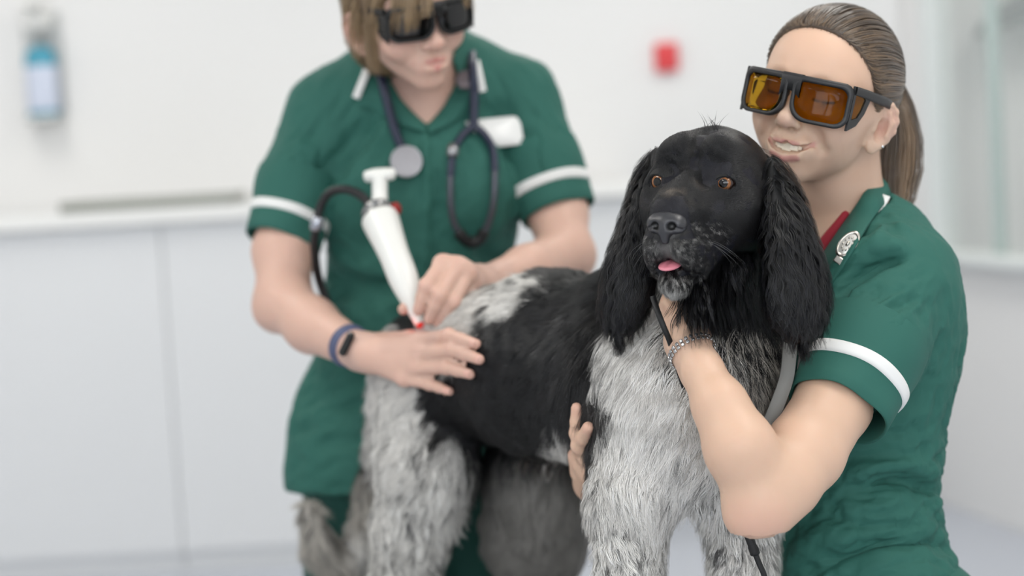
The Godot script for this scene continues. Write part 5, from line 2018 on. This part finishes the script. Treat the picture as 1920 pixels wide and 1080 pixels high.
	for s in [-1.0, 1.0]:
		var hip: Vector3 = base + lens.x * (s * 0.088)
		tw.chain([hip + Vector3(0, 0.0, -0.01), Vector3(hip.x + s * 0.01, 0.46, hip.z - 0.01), Vector3(hip.x + s * 0.01, 0.10, hip.z - 0.03)], [0.090, 0.080, 0.072], 0.03)
	tw.cut(Vector3(0, 0.07, 0), Vector3.DOWN)
	m = ArrayMesh.new()
	net(tw, AABB(Vector3(base.x - 0.3, 0.03, base.z - 0.25), Vector3(0.6, 0.9, 0.5)), 0.011, false).into(m, cloth(Color(0.012, 0.062, 0.050)))
	part("trousers", m, o)
	left_hair(o, head)
	var glass := paint_mat(Color(0.010, 0.010, 0.011), 0.12)
	var g := thing("safety_glasses", "dark wraparound safety glasses on the woman with the fringe", "glasses", head * Vector3(0, 0, 0.1))
	safety_glasses(g, head * Transform3D(Basis().scaled(Vector3(0.95, 0.92, 1.0)), Vector3(0, 0.006, 0.001)), paint_mat(Color(0.06, 0.06, 0.06), 0.5), glass)

func left_hair(o: Node3D, head: Transform3D) -> void:
	var h := Field.new()
	h.base = Color(0.15, 0.10, 0.06)
	h.pen = head
	h.egg(Vector3(0, 0.028, -0.016), Vector3(0.0800, 0.0935, 0.1045), 0.02)
	h.egg(Vector3(0, 0.022, 0.030), Vector3(0.0680, 0.0750, 0.0670), 0.03)
	h.egg(Vector3(0, -0.045, -0.055), Vector3(0.066, 0.06, 0.055), 0.03)
	h.egg(Vector3(0, -0.048, 0.092), Vector3(0.104, 0.108, 0.087), 0.010, 1)
	var hb := AABB(head.origin, Vector3.ZERO).grow(0.15)
	var nt := net(h, hb, 0.005)
	var m := ArrayMesh.new()
	nt.into(m, tinted(0.5))
	var hair := part("hair", m, o)
	var s := Strips.new()
	var inv := head.affine_inverse()
	var gold := Color(0.34, 0.235, 0.125)
	var dark := Color(0.13, 0.085, 0.05)
	var flow := func(p: Vector3, _t: float) -> Vector3:
		var q := inv * p
		return head.basis * Vector3(q.x * 6.0, -1.0, -0.2 - q.z * 3.0 if q.z < 0.03 else 0.3)
	for sp in scatter(nt, 900, func(_p: Vector3) -> bool: return true):
		var c := dark.lerp(gold, rng.randf())
		lock(s, comb(h, sp[0], rng.randf_range(0.05, 0.09), 9, flow, 0.004, 0.06, 1.0), 6, 0.004, 0.00055, c, c * 1.15, 0.6)
	var e := MeshInstance3D.new()
	e.name = "combed_hair"
	e.mesh = s.mesh(tinted(0.35, 0.5))
	e.set_meta("kind", "stuff")
	hair.add_child(e, true)
	# fringe over the forehead and glasses, and the long strands beside the cheeks
	var fr := Strips.new()
	var guides := [
		[[0.010, 0.088, 0.072], [-0.020, 0.060, 0.098], [-0.036, 0.015, 0.108], [-0.042, -0.014, 0.106], 0.016],
		[[0.000, 0.090, 0.070], [-0.032, 0.060, 0.088], [-0.047, 0.015, 0.094], [-0.052, -0.020, 0.090], 0.018],
		[[0.014, 0.088, 0.072], [-0.004, 0.062, 0.102], [-0.014, 0.030, 0.114], [-0.018, 0.006, 0.118], 0.010],
		[[0.020, 0.088, 0.072], [0.036, 0.062, 0.086], [0.048, 0.025, 0.096], [0.054, 0.002, 0.094], 0.013],
		[[0.024, 0.088, 0.068], [0.050, 0.058, 0.070], [0.068, 0.015, 0.066], [0.075, -0.015, 0.060], 0.014],
		[[-0.010, 0.092, 0.060], [-0.044, 0.062, 0.060], [-0.064, 0.010, 0.062], [-0.069, -0.034, 0.060], 0.016],
		[[-0.020, 0.092, 0.050], [-0.052, 0.058, 0.040], [-0.071, 0.000, 0.040], [-0.077, -0.050, 0.046], [-0.077, -0.078, 0.052], 0.012],
		[[-0.020, 0.092, 0.040], [-0.055, 0.058, 0.020], [-0.076, 0.000, 0.016], [-0.081, -0.060, 0.020], 0.018],
		[[-0.020, 0.092, 0.010], [-0.059, 0.050, -0.010], [-0.076, 0.000, -0.014], [-0.077, -0.050, -0.012], 0.020],
		[[0.020, 0.092, 0.040], [0.068, 0.055, 0.030], [0.086, 0.005, 0.022], [0.086, -0.040, 0.020], 0.016],
	]
	for g in guides:
		var pts := []
		for i in g.size() - 1:
			pts.append(head * Vector3(g[i][0], g[i][1], g[i][2]))
		var line := curve(pts, 6)
		for k in 130:
			var a := rng.randf() * TAU
			var r: float = sqrt(rng.randf()) * float(g[-1])
			var sway := rng.randf() * TAU
			var reach := rng.randf_range(0.75, 1.0)
			var q := PackedVector3Array()
			var ups := PackedVector3Array()
			for i in int(line.size() * reach):
				var u := float(i) / (line.size() - 1)
				q.append(line[i] + (head.basis.x * cos(a) + head.basis.z * sin(a) * 0.5) * r * lerpf(1.0, 0.8, u) + head.basis.x * sin(sway + u * 3.0) * 0.004 * u)
				ups.append((head.basis * Vector3(cos(a) * 0.4, 0.2, 1)).normalized())
			var c := dark.lerp(gold, rng.randf())
			fr.strand(q, ups, 0.0006, c, c * 1.2, 0.9, 0.3)
	var fm := part("fringe", fr.mesh(tinted(0.35, 0.5)), o)
	fm.set_meta("kind", "stuff")
# ---------------------------------------------------------------- what the nurses wear and hold, the table, the fittings
func tools() -> void:
	laser_probe()
	stethoscope()
	badge()
	fitness_band()
	dog_lead()
	exam_table()
	wall_fittings()

func laser_probe() -> void:
	var top := P(713, 412, 2.735)
	var mid := P(748, 500, 2.675)
	var tip := P(788, 606, 2.632)
	var o := thing("laser_probe", "white handheld laser therapy probe pressed on the spaniel's back", "laser probe", tip)
	var white := paint_mat(Color(0.90, 0.90, 0.88), 0.35)
	var m := Mould.new()
	var line := curve([top, mid, tip], 10)
	var rad := []
	for i in line.size():
		var u := float(i) / (line.size() - 1)
		rad.append(lerpf(0.0275, 0.0215, smoothstep(0.0, 0.45, u)) if u < 0.6 else lerpf(0.0215, 0.0085, smoothstep(0.55, 1.0, u)))
	m.tube(line, rad, 24)
	part("handle", m.mesh(white), o)
	var ax := (top - mid).normalized()
	var fr := Transform3D(Basis(ax.cross(lens.z).normalized(), ax, ax.cross(lens.z).normalized().cross(ax)), top)
	m = Mould.new()
	m.lathe([Vector2(0.0, -0.004), Vector2(0.0265, -0.004), Vector2(0.0275, 0.001), Vector2(0.0265, 0.006), Vector2(0.021, 0.008), Vector2(0.021, 0.012), Vector2(0.0235, 0.014), Vector2(0.0235, 0.020), Vector2(0.019, 0.022), Vector2(0.0, 0.022)], fr, 28)
	part("locking_ring", m.mesh(paint_mat(Color(0.58, 0.58, 0.58), 0.25, 0.9)), o, "metal locking ring")
	# red aiming light at the tip
	var dn := (tip - mid).normalized()
	var glow := paint_mat(Color(0.8, 0.1, 0.05), 0.4)
	glow.emission_enabled = true
	glow.emission = Color(1.0, 0.08, 0.03)
	glow.emission_energy_multiplier = 0.25
	m = Mould.new()
	m.tube([tip + dn * 0.001, tip + dn * 0.005], 0.0062, 14)
	var lamp := part("aiming_light", m.mesh(glow), o, "red aiming light")
	var om := OmniLight3D.new()
	om.name = "aiming_glow"
	om.light_color = Color(1.0, 0.08, 0.03)
	om.light_energy = 0.00012
	om.light_size = 0.004
	om.shadow_enabled = true
	om.omni_range = 1.0
	om.omni_attenuation = 2.0
	lamp.add_child(om)
	om.position = tip - lens.x * 0.012 + lens.z * 0.006
	# T-shaped end cap
	m = Mould.new()
	m.tube(curve([P(712, 392, 2.745), P(712, 360, 2.755), P(712, 330, 2.76)], 5), [0.0145, 0.0135, 0.0125, 0.012, 0.0115, 0.0115, 0.0115, 0.0115, 0.0115, 0.012, 0.012], 18)
	m.tube([P(686, 332, 2.765), P(700, 329, 2.763), P(712, 328, 2.76), P(726, 327, 2.758), P(738, 326, 2.757)], [0.0085, 0.0098, 0.0100, 0.0098, 0.0085], 16)
	part("end_cap", m.mesh(white), o, "white T-shaped end cap")
	m = Mould.new()
	m.tube([P(728, 396, 2.74), P(737, 393, 2.738), P(747, 390, 2.736)], [0.008, 0.0095, 0.0095], 14)
	part("knob", m.mesh(paint_mat(Color(0.55, 0.08, 0.05), 0.4)), o, "red knob")
	m = Mould.new()
	m.tube(curve([P(698, 392, 2.745), P(678, 368, 2.755), P(648, 355, 2.76), P(618, 362, 2.77), P(600, 390, 2.78), P(592, 430, 2.785), P(590, 470, 2.81), P(600, 530, 2.845), P(636, 610, 2.85), P(700, 690, 2.85), P(770, 790, 2.87), P(800, 950, 2.89), Vector3(P(800, 950, 2.89).x, 0.30, -2.93)], 8), 0.0066, 12)
	part("cable", m.mesh(paint_mat(Color(0.075, 0.075, 0.08), 0.5)), o)
	m = Mould.new()
	m.tube([P(597, 408, 2.783), P(594, 419, 2.785), P(592, 430, 2.786)], [0.0095, 0.0105, 0.0095], 16)
	part("connector", m.mesh(paint_mat(Color(0.66, 0.67, 0.70), 0.25, 0.9)), o, "metal cable connector")

func stethoscope() -> void:
	var t := left_tunic
	var q := func(x: float, y: float, off := 0.012) -> Vector3: return hit(t, x, y, off)
	var o := thing("stethoscope", "navy stethoscope hung round the neck of the woman with the fringe", "stethoscope", q.call(885, 245))
	var navy := paint_mat(Color(0.12, 0.15, 0.24), 0.4)
	var dark := paint_mat(Color(0.16, 0.165, 0.18), 0.4)
	var steel := paint_mat(Color(0.60, 0.60, 0.61), 0.28, 0.85)
	var m := Mould.new()
	m.tube(curve([P(870, 60, 3.03), P(800, 45, 3.07), P(722, 60, 3.02), P(708, 95, 2.92), q.call(716, 150, 0.022), q.call(728, 200, 0.018), q.call(742, 250, 0.014), q.call(755, 280, 0.013)], 8), 0.0072, 12)
	m.tube(curve([P(870, 60, 3.03), P(884, 90, 2.94), q.call(886, 130, 0.026), q.call(889, 180, 0.02), q.call(888, 235, 0.014)], 8), 0.0072, 12)
	part("tubing", m.mesh(navy), o)
	m = Mould.new()
	m.tube(curve([q.call(888, 235, 0.014), q.call(866, 255, 0.014), q.call(850, 285, 0.014), q.call(845, 330, 0.016)], 6), 0.0060, 12)
	m.tube(curve([q.call(888, 235, 0.014), q.call(908, 252, 0.014), q.call(924, 280, 0.014), q.call(928, 320, 0.016)], 6), 0.0060, 12)
	part("yoke", m.mesh(navy), o)
	m = Mould.new()
	m.tube(curve([q.call(845, 330, 0.016), q.call(845, 380, 0.016), q.call(852, 420, 0.017), q.call(868, 445, 0.018)], 6), 0.0052, 12)
	m.tube(curve([q.call(928, 320, 0.016), q.call(926, 375, 0.016), q.call(916, 418, 0.017), q.call(902, 445, 0.018)], 6), 0.0052, 12)
	part("binaural_tube", m.mesh(paint_mat(Color(0.33, 0.34, 0.37), 0.35, 0.6)), o, "grey metal ear tubes")
	m = Mould.new()
	m.tube(curve([q.call(860, 436, 0.019), q.call(872, 450, 0.02), q.call(886, 455, 0.02), q.call(900, 448, 0.02), q.call(908, 434, 0.019)], 5), 0.0088, 12)
	part("ear_tips", m.mesh(paint_mat(Color(0.05, 0.05, 0.055), 0.6)), o, "dark ear tips")
	m = Mould.new()
	m.tube([q.call(849, 274, 0.018), q.call(849, 283, 0.019), q.call(848, 292, 0.019)], [0.0085, 0.0095, 0.0085], 14)
	part("clip", m.mesh(steel), o, "shiny metal clip")
	# chest piece facing out, and the second, duller disc by the collar
	for d in [[762, 303, 0.0245, 0.016, "chest_piece", steel, Color(0.56, 0.55, 0.56)], [872, 150, 0.015, 0.022, "bell", dark, Color(0.30, 0.25, 0.26)]]:
		var c: Vector3 = q.call(d[0], d[1], d[3])
		var z := (t.grad(c, 0.004) * 0.5 + lens.z).normalized()
		var x := lens.y.cross(z).normalized()
		var r: float = d[2]
		m = Mould.new()
		var fr := Transform3D(Basis(x, z, x.cross(z)), c)
		m.lathe([Vector2(0, -0.010), Vector2(r * 0.4, -0.010), Vector2(r * 0.55, -0.006), Vector2(r * 0.95, -0.003), Vector2(r, 0.0), Vector2(r, 0.003), Vector2(r * 0.93, 0.0045), Vector2(r * 0.88, 0.0036)], fr, 32)
		var cp := part(d[4], m.mesh(d[5]), o)
		m = Mould.new()
		m.lathe([Vector2(r * 0.885, 0.0036), Vector2(r * 0.5, 0.0038), Vector2(0, 0.0040)], fr, 32)
		struct_part("diaphragm", m.mesh(paint_mat(d[6], 0.3, 0.2)), cp, o)

func badge() -> void:
	var t := left_tunic
	var a := hit(t, 872, 232, 0.006)
	var b := hit(t, 978, 222, 0.006)
	var c := hit(t, 925, 250, 0.006)
	var x := (b - a).normalized()
	var z := (t.grad(c, 0.01) + lens.z * 0.6).normalized()
	z = (z - x * z.dot(x)).normalized()
	var o := thing("name_badge", "blank white rounded name badge on the green tunic behind the stethoscope", "badge", c)
	var w := 0.088
	var h := 0.047
	var r := 0.007
	var rows := []
	for q in [[0.0, -0.0012], [1.0, -0.0012], [1.0, 0.0010], [0.985, 0.0016], [0.0, 0.0016]]:
		var row := []
		for k in 40:
			var an := TAU * k / 40
			var p := rrect(an, w * 0.5, h * 0.5, r, r, 1.0)
			row.append(c + z * (0.003 + float(q[1])) + (x * p.x + z.cross(x) * p.y) * float(q[0]))
		rows.append(row)
	var m := Mould.new()
	m.grid(rows, true)
	part("plate", m.mesh(paint_mat(Color(0.93, 0.93, 0.92), 0.3)), o)
	m = Mould.new()
	m.bevel_box(Vector3.ZERO, Vector3(0.03, 0.006, 0.004), 0.001, Transform3D(Basis(x, z.cross(x), z), c - z * 0.001))
	part("clip", m.mesh(paint_mat(Color(0.6, 0.6, 0.6), 0.3, 0.8)), o)

func fitness_band() -> void:
	var f := left_body
	var a := P(655, 652, 2.682)
	var axis := (P(672, 658, 2.665) - P(600, 617, 2.76)).normalized()
	var o := thing("fitness_band", "slate blue fitness band with a black face on the wrist above the rump", "wristband", a)
	part("strap", band(f, a, axis, -0.0085, 0.0085, 0.0026, 0.05).mesh(paint_mat(Color(0.30, 0.33, 0.45), 0.6)), o)
	var p := hit(f, 652, 646, 0.003)
	var n := (f.grad(p, 0.004) * 0.8 + lens.z * 0.4).normalized()
	n = (n - axis * n.dot(axis)).normalized()
	var m := Mould.new()
	m.bevel_box(Vector3(0, 0.002, 0), Vector3(0.015, 0.007, 0.036), 0.003, Transform3D(Basis(axis, n, axis.cross(n)), p))
	part("display", m.mesh(paint_mat(Color(0.02, 0.02, 0.025), 0.2)), o, "black band face")

func dog_lead() -> void:
	var o := thing("dog_lead", "black and grey dog lead looped under the spaniel's neck, its end hanging below the elbow", "dog lead", P(1404, 1015, 2.19))
	var black := paint_mat(Color(0.055, 0.055, 0.06), 0.6)
	part("strap", tape([Vector3(1224, 556, 2.19), Vector3(1233, 583, 2.166), Vector3(1245, 614, 2.158), Vector3(1256, 640, 2.168), Vector3(1265, 668, 2.188), Vector3(1276, 705, 2.195), Vector3(1292, 750, 2.215)], null, 0.0034, 0.0).mesh(black), o)
	part("webbing", tape([Vector3(1482, 640, 2.25), Vector3(1479, 680, 2.235), Vector3(1474, 712, 2.225), Vector3(1461, 750, 2.215), Vector3(1444, 792, 2.205), Vector3(1428, 830, 2.20), Vector3(1408, 900, 2.19), Vector3(1398, 960, 2.185)], null, 0.0088, 0.0).mesh(cloth(Color(0.22, 0.22, 0.21))), o, "pale grey webbing")
	var m := Mould.new()
	m.tube([P(1396, 985, 2.188), P(1404, 1006, 2.186), P(1410, 1022, 2.186), P(1414, 1032, 2.186), P(1416, 1039, 2.186)], [0.0052, 0.0052, 0.0050, 0.0060, 0.0058], 14)
	part("ferrule", m.mesh(black), o)
	m = Mould.new()
	m.tube(curve([P(1414, 1034, 2.186), P(1424, 1058, 2.186), P(1434, 1082, 2.188), P(1452, 1140, 2.20), P(1462, 1210, 2.22)], 6), 0.0034, 10)
	part("cord", m.mesh(black), o)

func exam_table() -> void:
	var steel := paint_mat(Color(0.72, 0.73, 0.74), 0.35, 0.6)
	var lo := P(1385, 1000, 2.3)
	var x1 := 0.345
	var o := thing("exam_table", "low grey examination table that the spaniel stands on", "table", Vector3(-0.05, 0, -2.52))
	part("table_top", slab(Vector3(-0.52, TABLE - 0.03, -2.86), Vector3(x1, TABLE, -2.14), paint_mat(Color(0.70, 0.71, 0.72), 0.4)), o)
	for sx in [-0.42, 0.25]:
		for sz in [-2.78, -2.22]:
			part("leg", slab(Vector3(sx - 0.02, 0, sz - 0.02), Vector3(sx + 0.02, TABLE - 0.03, sz + 0.02), steel), o)
	part("shelf", slab(Vector3(-0.42, 0.12, -2.78), Vector3(0.25, 0.135, -2.22), steel), o)

func wall_fittings() -> void:
	# soap dispenser: bracket, pump, bottle with a pale label
	var c := Vector3(-1.356, 1.414, -5.70)
	var o := thing("soap_dispenser", "wall dispenser holding a blue bottle with a pale label above the counter", "soap dispenser", c)
	var chrome := paint_mat(Color(0.74, 0.75, 0.75), 0.3, 0.3)
	var at := func(x: float, y: float, d := 5.62) -> Vector3: return P(x, y, d)
	var m := Mould.new()
	m.bevel_box(Vector3(c.x, c.y + 0.04, -5.694), Vector3(0.115, 0.30, 0.012), 0.004)
	m.bevel_box(Vector3(c.x, c.y - 0.126, -5.648), Vector3(0.105, 0.016, 0.10), 0.004)
	part("bracket", m.mesh(chrome), o)
	m = Mould.new()
	m.bevel_box(Vector3(c.x, c.y + 0.165, -5.645), Vector3(0.07, 0.06, 0.10), 0.012)
	m.bevel_box(Vector3(c.x, c.y + 0.205, -5.60), Vector3(0.05, 0.02, 0.16), 0.008)
	part("lever", m.mesh(paint_mat(Color(0.92, 0.92, 0.91), 0.4)), o)
	m = Mould.new()
	var fr := Transform3D(Basis().scaled(Vector3(1, 1, 0.75)), Vector3(c.x, c.y - 0.118, -5.648))
	m.lathe([Vector2(0, 0), Vector2(0.043, 0.0), Vector2(0.047, 0.006), Vector2(0.047, 0.17), Vector2(0.043, 0.188), Vector2(0.030, 0.202), Vector2(0.016, 0.208), Vector2(0.0, 0.209)], fr, 28)
	var blue := paint_mat(Color(0.26, 0.60, 0.70), 0.2)
	var bottle := part("bottle", m.mesh(blue), o)
	m = Mould.new()
	m.lathe([Vector2(0.0472, 0.016), Vector2(0.0478, 0.018), Vector2(0.0478, 0.145), Vector2(0.0472, 0.147)], fr, 28)
	struct_part("label_sheet", m.mesh(paint_mat(Color(0.80, 0.83, 0.90), 0.5)), bottle, o, "pale label")
	m = Mould.new()
	m.lathe([Vector2(0.012, 0.205), Vector2(0.012, 0.235), Vector2(0.008, 0.24), Vector2(0, 0.24)], fr, 16)
	part("pump", m.mesh(paint_mat(Color(0.60, 0.62, 0.62), 0.4)), o)
	# red call point
	c = Vector3(0.5, 1.365, -5.70)
	o = thing("call_point", "small red wall box above the counter between the two nurses", "alarm button", c)
	m = Mould.new()
	m.bevel_box(Vector3(c.x, c.y, -5.685), Vector3(0.070, 0.085, 0.03), 0.006)
	part("box", m.mesh(paint_mat(Color(0.88, 0.27, 0.29), 0.4)), o)
	m = Mould.new()
	m.bevel_box(Vector3(c.x, c.y, -5.668), Vector3(0.05, 0.05, 0.006), 0.002)
	part("button_plate", m.mesh(paint_mat(Color(0.84, 0.20, 0.22), 0.4)), o)
	# a lamp head in the room behind the window
	var w := side_wall
	var lc := P(1955, 22, 5.75)
	o = thing("treatment_lamp", "grey dish of a treatment lamp beyond the window, top right corner", "lamp", lc)
	m = Mould.new()
	var tilt := Transform3D(Basis(Vector3.BACK, 0.30), lc)
	m.lathe([Vector2(0, 0.085), Vector2(0.05, 0.083), Vector2(0.14, 0.06), Vector2(0.20, 0.02), Vector2(0.215, 0.0), Vector2(0.208, -0.004), Vector2(0.0, -0.006)], tilt, 36)
	part("dish", m.mesh(paint_mat(Color(0.22, 0.23, 0.26), 0.4)), o)
	m = Mould.new()
	m.lathe([Vector2(0.02, -0.006), Vector2(0.024, -0.06), Vector2(0.028, -0.09), Vector2(0.02, -0.11), Vector2(0, -0.112)], tilt, 20)
	part("handle", m.mesh(paint_mat(Color(0.24, 0.13, 0.14), 0.5)), o, "dark handle")
	m = Mould.new()
	m.tube([tilt * Vector3(0, 0.08, 0), tilt * Vector3(0.1, 0.35, 0), Vector3(lc.x + 0.15, CEIL - 0.01, lc.z)], 0.02, 14)
	part("arm", m.mesh(paint_mat(Color(0.8, 0.8, 0.8), 0.4)), o)
	# on the corridor wall: a pale blue patch and a small grey dispenser
	var inv := w.affine_inverse()
	for q in [[1800, 112, "notice", "pale blue notice sheet on the corridor wall beyond the window", "notice", Vector3(0.30, 0.10, 0.004), Color(0.70, 0.80, 0.88)], [1774, 366, "dispenser", "small dark grey dispenser on the corridor wall beyond the window", "dispenser", Vector3(0.05, 0.11, 0.05), Color(0.34, 0.38, 0.40)]]:
		var d := 5.0
		while d < 9.0 and (inv * P(q[0], q[1], d)).z > -1.45:
			d += 0.005
		var at_ := P(q[0], q[1], d)
		o = thing(q[2], q[3], q[4], at_)
		m = Mould.new()
		m.bevel_box(inv * at_ + Vector3(0, 0, (q[5] as Vector3).z * 0.5), q[5], 0.002, w)
		part("body", m.mesh(paint_mat(q[6], 0.5)), o)
		if q[2] == "dispenser":
			m = Mould.new()
			m.bevel_box(inv * at_ + Vector3(0, -0.045, 0.055), Vector3(0.03, 0.02, 0.012), 0.002, w)
			part("lever", m.mesh(paint_mat(Color(0.6, 0.6, 0.6), 0.4)), o)
